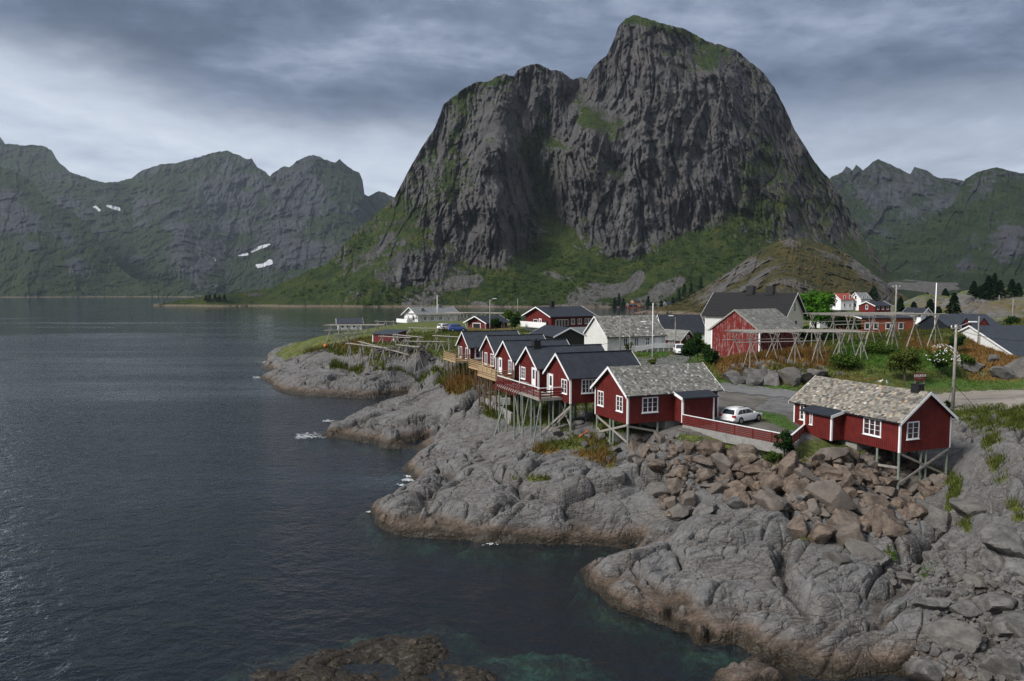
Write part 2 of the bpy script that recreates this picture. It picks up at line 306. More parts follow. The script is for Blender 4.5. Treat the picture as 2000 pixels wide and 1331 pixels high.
sheet('left_peak',MT_FAR,vk=.78,amin=.45,label='twin-topped dark peak across the fjord',
 top=[(440,500),(490,420),(515,360),(532,340),(548,327),(556,324),(565,328),(580,314),(600,305),(611,302),(640,313),(656,319),(664,312),(672,320),(690,333),(702,338),(708,352),(712,380),(720,385),(740,373),(755,378),(775,386),(850,450)],
 base=[(440,592),(850,592)],
 depth=[(440,592,2550),(850,592,2550),(490,420,3300),(611,302,3700),(712,380,3600),(740,375,4000),(850,450,3900),(600,420,3300),(640,480,3000),(520,530,2750),(700,500,2900)],
 nx=420,ny=230,amp=75,jag=2.2,fs=2.1,vegbias=.0,paint=[([(640,345),(680,365)],18,.35),([(620,430),(690,440)],16,.4),([(720,400),(760,420)],20,.5),([(470,570),(640,575)],12,.6)],
 snow=[([(503,520),(515,518),(528,511)],4.6,1.0),([(492,491),(506,484),(524,478)],3.8,1.0),([(466,498),(482,496)],3.2,1.0)],rock=[([(560,470),(620,540)],40,-.35),([(600,350),(560,420)],50,-.3)])
sheet('left_near',MT_FAR,vk=.78,amin=.45,label='nearer grey slab mountainside with green foot across the fjord',
 top=[(-60,310),(0,326),(25,333),(60,352),(85,385),(105,402),(140,412),(170,440),(200,480),(235,525),(260,545),(330,560),(380,568)],
 base=[(-60,584),(380,583)],
 depth=[(-60,584,2150),(380,583,2150),(-60,310,3000),(60,352,2950),(140,412,2800),(235,525,2500),(330,562,2300),(60,450,2550),(60,540,2250),(160,520,2400)],
 nx=360,ny=200,amp=42,jag=1.5,fs=1.6,vegbias=.12,paint=[([(0,330),(40,350),(90,400),(160,450),(220,530)],18,.5),([(0,545),(120,560),(330,572)],22,.8),([(90,480),(110,540)],22,.5)],rock=[([(20,400),(60,450)],34,-.6),([(110,420),(130,460)],20,-.4),([(150,520),(190,560)],22,-.5)])
# ---------------------------------------------------------------- near ground: bedrock, village ground, sea bed in one height field
# control points: px, py, height, roughness, grass
CT=[]
def c_(L,r,gr):
    for a in L: CT.append((*atz(a[0],a[1],max(a[2],0.0))[:2],a[2],a[3] if len(a)>3 else r,a[4] if len(a)>4 else gr))
def w_(L,r,gr):
    for a in L: CT.append((*a[:3],a[3] if len(a)>3 else r,a[4] if len(a)>4 else gr))
SHORE=[(505,737),(530,752),(560,768),(600,774),(640,776),(700,778),(760,774),(800,769),(832,762),(735,800),(690,820),(640,846),(600,853),(660,855),(708,864),(740,868),(776,867),(813,861),(840,858),(844,867),(835,885),(808,900),(783,918),(802,933),(792,958),(781,970),(724,1000),(735,1026),(761,1042),(798,1048),(850,1052),(898,1055),(961,1061),(1035,1061),(1109,1063),(1164,1067),(1215,1073),(1250,1066),(1216,1084),(1165,1098),(1135,1112),(1145,1145),(1192,1183),(1254,1207),(1316,1216),(1335,1235),(1382,1249),(1440,1259),(1477,1283),(1525,1302),(1572,1316),(1620,1328)]
c_([(x,y,0.0) for x,y in SHORE],1,0)
c_([(470,745,-2.5),(520,775,-2.5),(600,795,-3),(700,795,-2.5),(790,785,-2),(640,832,-1.0),(570,850,-1.5),(520,850,-3),(600,880,-2.5),(690,885,-2.5),(780,890,-2),(740,930,-2.5),(760,950,-2),(690,990,-2),(660,1010,-3),(690,1050,-3),(760,1080,-3),(850,1085,-2.8),(950,1090,-2.3),(1050,1095,-2.5),(1150,1100,-2.5),(1080,1085,-1.6),(1200,1092,-1.4),(1100,1120,-1.8),(1090,1160,-3),(1140,1200,-3),(1220,1240,-3.2),(1290,1260,-3),(1350,1290,-2.6),(1420,1300,-1.5),(620,660,-4),(450,700,-5),(480,800,-5),(500,950,-6),(600,1150,-6),(900,1150,-5),(300,900,-7),(200,700,-7)],1,0)
# shelf of rock just under the surface, lowest edge of the picture
c_([(380,1318,-.9),(430,1290,-.8),(500,1268,-.6),(600,1246,-.5),(700,1232,-.4),(800,1216,-.35),(860,1210,-.3),(930,1220,-.8),(900,1250,-.55),(850,1266,.35),(838,1284,.26),(760,1292,.12),(700,1300,.14),(640,1308,.14),(560,1318,.14),(700,1318,.3),(800,1312,.3),(900,1312,.16),(960,1320,.08),(480,1326,.04),(950,1290,-.4),(1000,1262,-.8),(1040,1252,-.7),(1080,1275,-.65),(1150,1262,-.9),(1200,1280,-.9),(1050,1315,-.7),(1180,1318,-1.0),(1250,1315,-1.6),(980,1225,-1.7),(800,1190,-2.0),(650,1212,-2.2),(500,1238,-2.8),(360,1265,-3.2),(330,1320,-2.6),(1300,1310,-2.0),(1450,1305,.9),(1400,1318,.3),(1520,1325,.4),(1450,1295,.0),(1120,1240,-2.0),(1250,1285,-2.2)],1,0)
# outcrops
c_([(569,671,4.0,1,.2),(535,708,1.6),(560,740,1.6),(600,745,2.0),(620,712,4.2),(640,755,1.5),(700,735,2.6),(700,702,5.5,.8,.35),(800,702,6.0,.8,.3),(800,735,3.0),(740,755,1.8),(850,720,5.6,.8,.4),(860,740,3.6),(600,690,4.9),(640,672,6.6,.5,.7),(760,720,4.6)],1,0)
c_([(640,655,7.5),(690,662,8.0),(729,672,8.4),(790,668,8.5),(740,690,7.0),(820,690,7.3),(860,690,7.8),(850,657,9.5),(890,655,9.7),(950,652,9.9),(700,680,7.2)],.25,.9)
c_([(760,792,2.2),(700,818,1.2),(820,772,3.3),(862,757,4.9),(900,757,5.9),(935,775,5.2),(880,800,4.2),(800,820,2.2),(850,840,1.9),(720,845,.8),(920,800,4.6),(770,845,1.6),(650,840,.55)],.9,0)
c_([(872,843,1.3),(909,817,3.0),(943,806,3.8),(970,775,5.5,.6,.4),(1000,798,5.0,.7,.4),(1000,825,4.3),(1068,852,5.5),(1030,815,5.3,.6,.5),(1000,870,4.0),(950,890,3.0),(900,905,1.9),(860,918,1.0),(820,905,.7),(840,945,1.0),(940,850,3.2),(1120,830,6.2,.8,.1)],1,0)
c_([(1050,905,4.3),(950,935,3.1),(850,968,1.7),(780,985,.7),(960,1000,1.9),(1100,980,2.8),(1180,980,2.6),(1250,960,3.2),(1150,885,5.0,.6,.5),(1224,907,4.5,1,.1),(1190,862,5.7,.7,.4),(1110,852,5.9,.5,.5),(870,1020,.9),(1000,1035,.8),(1150,1040,.8),(1190,945,3.6),(1090,920,4.1)],.9,0)
# boulder slope, slabs, cliff
w_([(*at(x,y,Y),.5,gr) for x,y,Y,gr in ((1300,868,62,.1),(1300,920,59,0),(1320,980,56.5,0),(1290,1010,56,0),(1260,1050,55.2,0),(1420,892,60.8,.4),(1440,950,57,0),(1400,1000,54.5,0),(1540,905,58.4,.5),(1580,960,54,0),(1600,1030,50.5,0),(1600,1080,48,0),(1711,918,61,0),(1650,900,59.5,.3),(1680,960,56,0),(1720,1020,53,0),(1757,975,58.3,0),(1800,965,59,.2),(1850,932,61.2,.3),(1640,885,61.5,.3))],.6,0)
c_([(1350,1040,2.2),(1250,1100,1.0),(1300,1130,1.0),(1400,1100,1.9),(1500,1080,2.4),(1550,1030,2.9),(1450,1170,1.1),(1550,1150,1.5),(1650,1130,1.6),(1600,1190,1.7),(1500,1230,1.0),(1600,1250,1.1),(1700,1180,1.8),(1750,1210,1.3),(1700,1270,.4),(1800,1295,.3),(1900,1250,1.2),(1990,1310,1.4),(1900,1150,2.2),(1990,1150,3.5),(1990,1050,5.6),(1950,1000,6.0),(1850,1080,2.8),(1800,1030,3.2),(1850,985,3.6),(1880,830,7.2,1,.25),(1960,808,7.8,.8,.6),(1950,880,6.9,1,.3),(1900,900,5.6),(1900,960,4.3),(1985,930,7.3,1,.3),(1440,1225,.7),(1200,1130,.9),(1180,1108,.6),(1260,1170,.9),(1330,1190,1.2),(1300,1105,1.7),(1230,1150,.9),(1220,1180,.35),(1400,1200,1.3),(1370,1230,.7),(1290,1195,.6),(1650,1310,.2),(1750,1100,2.0),(1700,1060,2.3)],1,0)
w_([(50,45,8),(60,60,9),(75,60,9.5),(95,90,9.5),(52,38,5),(45,36,4),(110,110,9),(45,32,2.5),(33,25,-1),(22,28,-2.5),(10,30,-3.2),(-8,30,-1.5),(-25,32,-5),(-45,45,-7)],1,.2)
# village ground
c_([(1330,840,7.5),(1400,835,7.4),(1480,800,7.3),(1545,850,7.0),(1440,835,7.3),(1580,838,6.6),(1600,845,6.5),(1410,757,8.2),(1545,773,7.9),(1900,780,7.9),(1850,791,7.8),(1990,772,8.2),(1640,770,8.0)],.02,0)
c_([(1556,893,5.9),(1590,886,5.9),(1622,878,5.9),(1500,884,5.9),(1440,870,6.4)],.12,.7)
c_([(1640,752,8.3),(1750,747,8.5),(1850,750,8.3),(1960,752,8.4),(1530,830,7.2)],.08,.9)
c_([(1430,748,8.3,.1,1),(1430,713,10.2),(1500,709,10.5),(1510,752,8.25,.1,1),(1590,710,10.4),(1590,757,8.2,.1,1),(1460,735,8.9,.8,.25),(1550,738,8.9,.8,.25)],.6,.75)
c_([(1600,690,11),(1690,682,11.6),(1780,650,13),(1830,690,11.2),(1880,668,12.4),(1905,678,12.0),(1862,648,13.8),(1835,646,13.9),(1810,652,13.4),(1940,695,11.3),(1975,712,10.5),(1700,717,10),(1800,722,9.6),(1435,698,10.7),(1650,735,9.0),(1900,735,8.9),(1500,690,11.0),(1560,680,11.4)],.3,1)
c_([(1330,690,9.0),(1300,705,8.8),(1350,715,8.6),(1250,690,9.2),(1186,690,9.2),(1010,656,9.6),(1000,650,10),(1000,690,8.9)],.05,.8)
w_([(15,82,8.4),(12,95,9),(8,110,9.2),(0,125,9.3),(40,115,9.5),(25,72,7.8),(13.5,70,7.0),(-2,118,8.8),(60,200,9.5),(100,200,9.5),(60,260,8),(0,275,7),(-38,235,9),(-45,206,8.5),(80,112,7.2),(92,118,7.2),(105,130,7.6),(88,103,8),(95,145,9),(120,150,11)],.1,.8)
c_([(1760,600,14.5,.4),(1850,566,20.7,.5),(1800,577,18.5,.5),(1950,602,14.7,.4),(1990,592,16.2,.4),(1900,640,11,.3),(1990,636,12.5,.3),(1700,622,11.8,.3),(1880,575,19,.5),(1920,560,22,.5)],.5,.45)
w_([(-75,200,-3),(-70,240,-4),(-50,290,-4),(0,330,-4),(60,340,-3),(110,360,4),(200,330,16),(240,420,8),(120,430,-3),(0,430,-7),(-120,300,-9),(-120,420,-9),(300,420,10),(130,260,12,.3,.7),(-60,172,-2.5),(-62,160,-3.5)],.3,.5)
CT=np.array(CT)
def uv(X,Y): return np.stack([X/Y,np.log(Y)*.9],-1)
_f=rbf(uv(CT[:,0],CT[:,1]),CT[:,2:5],.004,1e-5)
NU,NV=1380,1330; UU=np.linspace(-.60,1.04,NU); LV=np.linspace(math.log(29),math.log(430),NV)
cu=np.linspace(-.60,1.04,NU//5); cv=np.linspace(LV[0],LV[-1],NV//5)
gu,gv=np.meshgrid(cu,cv); cz=_f(np.stack([gu,gv*.9],-1).reshape(-1,2)).reshape(len(cv),len(cu),3)
def bil(Cz,u,v):
    fu=np.clip((u+.60)/1.64*(len(cu)-1),0,len(cu)-1.001); fv=np.clip((v-LV[0])/(LV[-1]-LV[0])*(len(cv)-1),0,len(cv)-1.001)
    i=fv.astype(int); j=fu.astype(int); a=(fv-i)[...,None]; b=(fu-j)[...,None]
    return Cz[i,j]*(1-a)*(1-b)+Cz[i+1,j]*a*(1-b)+Cz[i,j+1]*(1-a)*b+Cz[i+1,j+1]*a*b
GU,GV=np.meshgrid(UU,LV); B=bil(cz,GU,GV); YY=np.exp(GV); XX=GU*YY
H=B[...,0].copy(); RG=np.clip(B[...,1],0,1); GR=np.clip(B[...,2],0,1)
act=(H>-5.5)&(YY<360)
ax,ay,ah,ar,ag_=XX[act],YY[act],H[act],RG[act],GR[act]
P3=np.stack([ax,ay,ah*1.4],-1)
wn=fbm(P3/7.0,4); wn2=fbm(P3/2.2+9,4); lo=fbm(P3/16.0+30,4); fine=fbm(P3/.55+3,3)
th=R(28)+.5*lo
xr=ax*np.cos(R(28))+ay*np.sin(R(28))+.5*ah; yr=-ax*np.sin(R(28))+ay*np.cos(R(28))+.9*ah
def blocks(cs,st,warp,seed):
    return worley(xr/(cs*st)+warp*(wn*.8+.12*wn2),yr/cs+warp*(.5*lo+.16*wn2)+.2*wn,seed)
e1,c1,t1=blocks(7.5,1.6,.36,11); e2,c2,t2=blocks(2.5,1.8,.26,23); e3,c3,t3=blocks(.85,2.0,.32,37); e4,c4,t4=blocks(.30,2.0,.6,51)
pil=lambda e,w: 1-(1-np.clip(e/w,0,1))**2
st_=yr*.9+1.6*wn+.5*wn2; saw=(st_/1.1)%1.0; saw2=(st_/.36+.7*wn2)%1.0
patch=ss(fbm(P3/8.0+70,3),-.25,.3)                        # smooth glaciated backs against broken faces
low=1-ss(ah,.8,2.6)
brk=np.clip(.12+.88*patch+.40*low,0,1.1)
dh=.55*lo+.18*wn+(.6+.4*brk)*(1.6*(pil(e1,.26)-.82)+.30*c1+.55*t1)+brk*(.62*(pil(e2,.20)-.8)+.12*c2+.34*t2)+(.10+.90*brk)*(.24*(pil(e3,.2)-.8)+.05*c3+.12*t3)+brk*.03*(pil(e4,.3)-.75)+.05*(saw-.5)*brk+.02*wn2+.012*fine
dh+=-(.55*np.exp(-e1/.03)*(.5+.5*brk)+.26*np.exp(-e2/.04)*brk)
dh*=np.where(ah>0,np.clip(.35+ah/1.6,.35,1),1)
shelf=(ay<43)&(ax<6.8)
dh=np.where(ah>0,np.maximum(dh,-.5*ah-.02),np.minimum(dh*.7,-.5*ah))
dh=np.where(shelf,.15*dh+.34*wn2+.22*wn+.12*(pil(e3,.3)-.75)+.05*fine-.06,dh)
ah2=ah+.55*ss(ah,-.05,.5)*(1-ss(ah,1.2,3.5))*ss(ar,.2,.6)*np.where(shelf,.12,1)
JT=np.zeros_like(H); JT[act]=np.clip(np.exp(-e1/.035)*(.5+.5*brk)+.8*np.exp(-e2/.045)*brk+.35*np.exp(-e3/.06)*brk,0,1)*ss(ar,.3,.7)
H[act]=ah2+ar*dh+(1-ar)*(.05*wn)+ag_*.10*np.abs(wn2)*ss(ar,.1,.3)
slx=np.gradient(H,axis=1)/(np.gradient(XX,axis=1)); sly=np.gradient(H,axis=0)/np.gradient(YY,axis=0)
NZ=1/np.sqrt(1+slx**2+sly**2)
LOCAL=np.zeros_like(H); LOCAL[act]=.5*lo+.35*wn2
PXT=CX+FPX*XX/(YY*CP-(H-HC)*SP); PYT=CY-FPX*(YY*SP+(H-HC)*CP)/(YY*CP-(H-HC)*SP)
# grass tongues seen in the photograph, on ledges and in cracks
gp=strokes(PXT.ravel(),PYT.ravel(),[([(885,760),(950,735),(1010,790)],16,.8),([(960,800),(1050,810)],20,.75),([(1030,815),(1100,830)],16,.5),([(1050,880),(1110,870),(1190,865)],11,.9),([(1150,880),(1190,900)],16,.8),([(980,938),(1070,935)],5,1.0),([(1330,855),(1530,880)],9,.8),([(1560,890),(1680,875)],12,.8),
 ([(1560,1045),(1590,1050)],9,1.0),([(1740,1085),(1800,1115)],14,1.0),([(1500,1050),(1440,1040)],6,.8),([(1800,920),(1870,940),(1850,1010)],14,.8),([(1860,800),(1990,815)],16,1.0),([(1930,850),(1960,950),(1990,1010)],16,.7),([(1850,1000),(1890,1030)],14,.6),([(1960,1090),(2000,1060)],14,.8),([(560,690),(640,665)],16,.7),([(650,715),(700,725)],10,.6),([(740,720),(860,735)],16,.5),([(1175,825),(1220,838)],10,.6),([(870,745),(940,725)],14,.6)]).reshape(H.shape)
rust=strokes(PXT.ravel(),PYT.ravel(),[([(1420,715),(1520,690),(1600,700)],28,1.0),([(1640,735),(1720,745)],14,.55),([(1900,690),(1980,715)],36,1.0),([(1780,670),(1840,690)],24,.8),([(1900,740),(1980,745)],18,.8),([(560,690),(640,670),(800,700)],22,.42),([(885,760),(950,730)],18,.9),([(1050,880),(1190,900)],16,.75),([(1800,600),(1990,600)],30,.6),([(900,645),(1000,640)],12,.6),([(1150,850),(1190,905)],18,.6)]).reshape(H.shape)
lush=strokes(PXT.ravel(),PYT.ravel(),[([(1660,690),(1740,700)],30,1.0),([(1800,700),(1850,720)],24,.9),([(1780,750),(1990,752)],12,.9),([(1400,748),(1545,762)],9,.9),([(1490,800),(1545,835)],16,1.0),([(1250,690),(1300,692)],8,.9),([(1310,715),(1360,700)],16,.8),([(1750,1090),(1800,1115)],16,1.0)]).reshape(H.shape)
GAM=GR*1.0+gp+.35*LOCAL+.30*(NZ-.8)*(GR>.15)
GAM=np.where(H<2.2,0,GAM)*ss(NZ,.45,.75)
keep=((H>-4.6)&(YY<350)).ravel()
Vt=np.stack([XX,YY,H],-1).reshape(-1,3); qf=gridfaces(NV,NU,keep)
def terr(X,Y):
    X=np.asarray(X,float); Y=np.asarray(Y,float); fu=np.clip((X/Y+.60)/1.64*(NU-1),0,NU-1.001); fv=np.clip((np.log(Y)-LV[0])/(LV[-1]-LV[0])*(NV-1),0,NV-1.001)
    i=fv.astype(int); j=fu.astype(int); a=fv-i; b=fu-j
    return H[i,j]*(1-a)*(1-b)+H[i+1,j]*a*(1-b)+H[i,j+1]*(1-a)*b+H[i+1,j+1]*a*b
def smoothH(poly,amt=1.0):
    pass
def hit(px,py,y0=31,y1=345,n=1600):
    """where the ray through a pixel meets the near ground"""
    Y=np.exp(np.linspace(math.log(y0),math.log(y1),n)); P=at(px+0*Y,py+0*Y,Y)
    below=P[:,2]<terr(P[:,0],Y)
    if not below.any(): return None
    k=int(np.argmax(below)); return Vector(P[k].tolist())

m_,g=M('bedrock'); p=g.pos(); z=g.xyz(p,2); nz=g.xyz(g.nrm(),2); gr=g.attr('grass'); ru=g.attr('rust'); lu=g.attr('lush'); yd=g.attr('yard')
pr=g.mp(p,(.55,1.0,1.3),(0,0,R(-28)))
a=g.noise(p,.35,6,.6,.3); b=g.noise(pr,1.3,8,.66,.6); c=g.noise(p,6,5,.65); d=g.noise(p,.12,3,.5)
rock=g.ramp(b,[(.22,(.054,.054,.055)),(.42,(.100,.100,.101)),(.6,(.135,.134,.134)),(.8,(.205,.203,.201))])
rock=g.mix(g.m('MULTIPLY',g.sm(a,.42,.68),.55),rock,(.125,.110,.098))
rock=g.mix(g.m('MULTIPLY',g.sm(c,.52,.75),.35),rock,(.26,.25,.24))
rock=g.mix(g.m('MULTIPLY',g.sm(c,.5,.3),.35),rock,(.09,.088,.085))
rn=g('TexNoise',{'Vector':g.mp(p,(.35,1.2,1.5),(0,0,R(-28))),'Scale':.9,'Detail':6,'Roughness':.7,'Distortion':.9}); crs=g.sm(g.m('ABSOLUTE',g.m('SUBTRACT',rn,.5)),.022,.0)
crs=g.m('MULTIPLY',crs,g.sm(a,.40,.56))
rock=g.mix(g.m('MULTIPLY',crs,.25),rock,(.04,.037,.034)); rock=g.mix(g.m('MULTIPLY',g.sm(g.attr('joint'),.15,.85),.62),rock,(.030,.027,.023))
lich=g.sm(g.noise(p,2.2,4,.7),.62,.72); rock=g.mix(g.m('MULTIPLY',lich,g.m('MULTIPLY',g.sm(z,2,4),.4)),rock,(.30,.29,.20))
zw=g.m('ADD',z,g.m('ADD',g.m('MULTIPLY',g.m('SUBTRACT',a,.5),1.7),g.m('MULTIPLY',g.m('SUBTRACT',c,.5),.7)))
tan=g.ramp(b,[(.3,(.038,.022,.012)),(.55,(.095,.060,.036)),(.8,(.17,.115,.072))])
rock=g.mix(g.m('MULTIPLY',g.sm(zw,1.55,.7),.72),rock,tan)
wet=g.ramp(c,[(.3,(.010,.009,.007)),(.6,(.030,.022,.013)),(.8,(.07,.046,.018))])
rock=g.mix(g.sm(zw,.92,.38),rock,wet)
rock=g.mix(g.m('MULTIPLY',g.sm(z,.55,.25),.95),rock,wet)
algae=g.ramp(g.noise(p,.55,6,.66,.5),[(.34,(.035,.030,.02)),(.48,(.10,.11,.06)),(.6,(.24,.36,.25)),(.8,(.36,.46,.34))])
rock=g.mix(g.sm(z,-.15,-.55),rock,algae)
gn=g.noise(p,1.1,7,.7); g2=g.noise(p,9,4,.6)
gcol=g.ramp(gn,[(.25,(.022,.034,.008)),(.42,(.048,.070,.014)),(.55,(.085,.100,.022)),(.7,(.135,.125,.035))])
gcol=g.mix(g.m('MULTIPLY',g.sm(g.m('ADD',ru,g.m('MULTIPLY',g.m('SUBTRACT',gn,.5),1.2)),.35,.8),.85),gcol,g.ramp(g2,[(.3,(.075,.036,.012)),(.55,(.155,.082,.026)),(.8,(.23,.145,.05))]))
gcol=g.mix(g.m('MULTIPLY',g.sm(lu,.3,.8),.8),gcol,g.ramp(g2,[(.3,(.020,.055,.006)),(.7,(.060,.125,.016))]))
gm=g.sm(g.m('ADD',gr,g.m('ADD',g.m('MULTIPLY',g.m('SUBTRACT',gn,.5),.9),g.m('MULTIPLY',g.m('SUBTRACT',c,.5),.35))),.40,.58)
col=g.mix(gm,rock,gcol)
wc=g.vm('ADD',g.mp(p,(.5,1.25,1.5),(0,0,R(-28))),g.vm('SCALE',g.vm('SUBTRACT',g('TexNoise',{'Vector':p,'Scale':.8,'Detail':5,'Roughness':.6},out=1),(.5,.5,.5))))
wc.node.inputs[1].links[0].from_node.inputs['Scale'].default_value=1.1
fv1=g.sm(g.vor(wc,1.5,'DISTANCE_TO_EDGE'),0,.16); fv2=g.sm(g.vor(wc,4.2,'DISTANCE_TO_EDGE'),0,.2); fc=g.vor(wc,2.6,'F1',1)
fch=g.xyz(fc,0)
frac=g.m('ADD',g.m('MULTIPLY',fv1,g.sm(a,.38,.55,0,.55)),g.m('ADD',g.m('MULTIPLY',fv2,.16),g.m('MULTIPLY',fch,.12)))
h=g.m('ADD',g.m('MULTIPLY',g.m('SUBTRACT',1.0,gm),frac),g.m('MULTIPLY',b,.28)); h=g.m('ADD',h,g.m('ADD',g.m('MULTIPLY',c,.22),g.m('MULTIPLY',crs,-.4)))
g.out(g.bsdf(col,g.lin(zw,.2,.9,.45,.88),g.bump(h,.7,.17),spec=.3)); MROCK=m_
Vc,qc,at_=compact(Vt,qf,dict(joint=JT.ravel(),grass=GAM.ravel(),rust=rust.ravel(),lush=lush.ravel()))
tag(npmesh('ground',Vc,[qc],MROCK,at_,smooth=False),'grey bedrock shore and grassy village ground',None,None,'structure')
del Vc,qc
# ---------------------------------------------------------------- water
m_,g=M('sea_water'); p=g.pos()
pw=g.mp(p,(1,1.35,1),(0,0,R(24)))
calm=g.sm(g.m('ADD',g.noise(g.mp(p,(.35,1.6,1),(0,0,R(10))),.012,4,.6),g.sm(g.xyz(p,1),180,520,0,.16)),.42,.62)
wv=g.m('ADD',g.m('MULTIPLY',g.noise(pw,.32,3,.55,.6),1.4),g.m('ADD',g.m('MULTIPLY',g.noise(pw,.95,4,.6,.5),.75),g.m('MULTIPLY',g.noise(pw,3.0,3,.6),.16)))
nb=g.bump(wv,g.lin(calm,0,1,.8,.10),.37)
fr=g('Fresnel',{'IOR':1.333,'Normal':nb})
tr=g('BsdfTransparent',{0:(.80,.88,.86,1)}); gl=g('BsdfGlossy',{'Color':(1,1,1,1),'Roughness':.07,'Normal':nb})
mx=g('MixShader',{0:g.m('MINIMUM',g.m('MULTIPLY',fr,1.35),.93),1:tr,2:gl})
dfu=g('BsdfDiffuse',{'Color':(.024,.042,.060,1)})
mx=g('MixShader',{0:.12,1:mx,2:dfu}); g.out(mx)
g.t.links.new(g('VolumeAbsorption',{'Color':(.22,.50,.42,1),'Density':1.05}),[n for n in g.t.nodes if n.type=='OUTPUT_MATERIAL'][0].inputs['Volume'])
MW=m_
xs=6000; bmw=bmesh.new()
vs=[bmw.verts.new(v) for v in ((-xs,-300,0),(xs,-300,0),(xs,5200,0),(-xs,5200,0),(-xs,-300,-14),(xs,-300,-14),(xs,5200,-14),(-xs,5200,-14))]
for f in ((0,1,2,3),(7,6,5,4),(0,4,5,1),(1,5,6,2),(2,6,7,3),(3,7,4,0)): bmw.faces.new([vs[i] for i in f])
me=bpy.data.meshes.new('sea'); bmw.to_mesh(me); me.materials.append(MW); o=bpy.data.objects.new('sea',me); COL.objects.link(o); tag(o,'dark rippled fjord water',None,None,'structure')
m_,g=M('sea_bed_mud'); g.out(g.bsdf((.02,.024,.02),.9)); me=bpy.data.meshes.new('sea_bed'); me.from_pydata([(-xs,-299,-4.7),(xs,-299,-4.7),(xs,5190,-4.7),(-xs,5190,-4.7)],[],[(0,1,2,3)]); me.materials.append(m_)
o=bpy.data.objects.new('sea_bed',me); COL.objects.link(o); tag(o,'dark sea bed under the fjord',None,None,'structure')
# ---------------------------------------------------------------- mesh helpers for the things
class MB:
    def __init__(s): s.V=[]; s.F=[]
    def add(s,vs,fs):
        n=len(s.V); s.V+=[Vector(v) for v in vs]; s.F+=[tuple(i+n for i in f) for f in fs]; return s
    def box(s,o,ex,ey,ez):
        o,ex,ey,ez=map(Vector,(o,ex,ey,ez))
        return s.add([o,o+ex,o+ex+ey,o+ey,o+ez,o+ex+ez,o+ex+ey+ez,o+ey+ez],[(0,3,2,1),(4,5,6,7),(0,1,5,4),(1,2,6,5),(2,3,7,6),(3,0,4,7)])
    def bar(s,p,q,w,h=None,up=(0,0,1)):
        p,q=Vector(p),Vector(q); d=q-p; h=h or w; u=Vector(up)
        a=d.cross(u)
        if a.length<1e-4: a=d.cross(Vector((1,0,0)))
        a.normalize(); b=a.cross(d).normalized()
        return s.box(p-a*w/2-b*h/2,d,a*w,b*h)
    def cyl(s,p,q,r0,r1=None,n=7):
        p,q=Vector(p),Vector(q); r1=r0 if r1 is None else r1; d=(q-p).normalized()
        a=d.cross(Vector((0,0,1)));  a=a if a.length>.05 else d.cross(Vector((1,0,0))); a.normalize(); b=d.cross(a)
        c=[a*math.cos(i*math.tau/n)+b*math.sin(i*math.tau/n) for i in range(n)]
        return s.add([p+k*r0 for k in c]+[q+k*r1 for k in c],[(i,(i+1)%n,n+(i+1)%n,n+i) for i in range(n)]+[tuple(range(n-1,-1,-1)),tuple(range(n,2*n))])
    def prism(s,poly,ex):
        n=len(poly); ex=Vector(ex); P=[Vector(p) for p in poly]
        return s.add(P+[p+ex for p in P],[tuple(range(n-1,-1,-1)),tuple(range(n,2*n))]+[(i,(i+1)%n,n+(i+1)%n,n+i) for i in range(n)])
    def lathe(s,c,prof,n=10):
        c=Vector(c); V=[c+Vector((r*math.cos(k*math.tau/n),r*math.sin(k*math.tau/n),z)) for r,z in prof for k in range(n)]; m=len(prof)
        return s.add(V,[(i*n+k,i*n+(k+1)%n,(i+1)*n+(k+1)%n,(i+1)*n+k) for i in range(m-1) for k in range(n)]+[tuple(range(n-1,-1,-1)),tuple((m-1)*n+k for k in range(n))])
    def build(s,name,mat,parent=None,smooth=False,bev=0,attrs=None):
        off=parent_world(parent) if parent else Vector((0,0,0))
        me=bpy.data.meshes.new(name); me.from_pydata([tuple(v-off) for v in s.V],[],s.F)
        bm=bmesh.new(); bm.from_mesh(me); bmesh.ops.recalc_face_normals(bm,faces=bm.faces)
        if bev: bmesh.ops.bevel(bm,geom=bm.edges[:],offset=bev,segments=1,affect='EDGES')
        bm.to_mesh(me); bm.free()
        for p in me.polygons: p.use_smooth=smooth
        if attrs:
            for k,v in attrs.items():
                a=me.attributes.new(k,'FLOAT','POINT'); a.data.foreach_set('value',np.asarray(v,np.float32))
        me.materials.append(mat); o=bpy.data.objects.new(name,me); COL.objects.link(o)
        if parent: o.parent=parent
        return o
def parent_world(o):
    v=Vector((0,0,0))
    while o: v=v+o.location; o=o.parent
    return v
def thing(name,label,cat,loc,group=None):
    o=bpy.data.objects.new(name,None); COL.objects.link(o); o.location=loc; o.empty_display_size=.2
    return tag(o,label,cat,group)
def simple(mb,name,label,cat,mat,loc,group=None,smooth=False):
    """a thing that is one mesh, its origin at its base"""
    loc=Vector(loc); mb.V=[v-loc for v in mb.V]; o=mb.build(name,mat,None,smooth); o.location=loc
    return tag(o,label,cat,group)
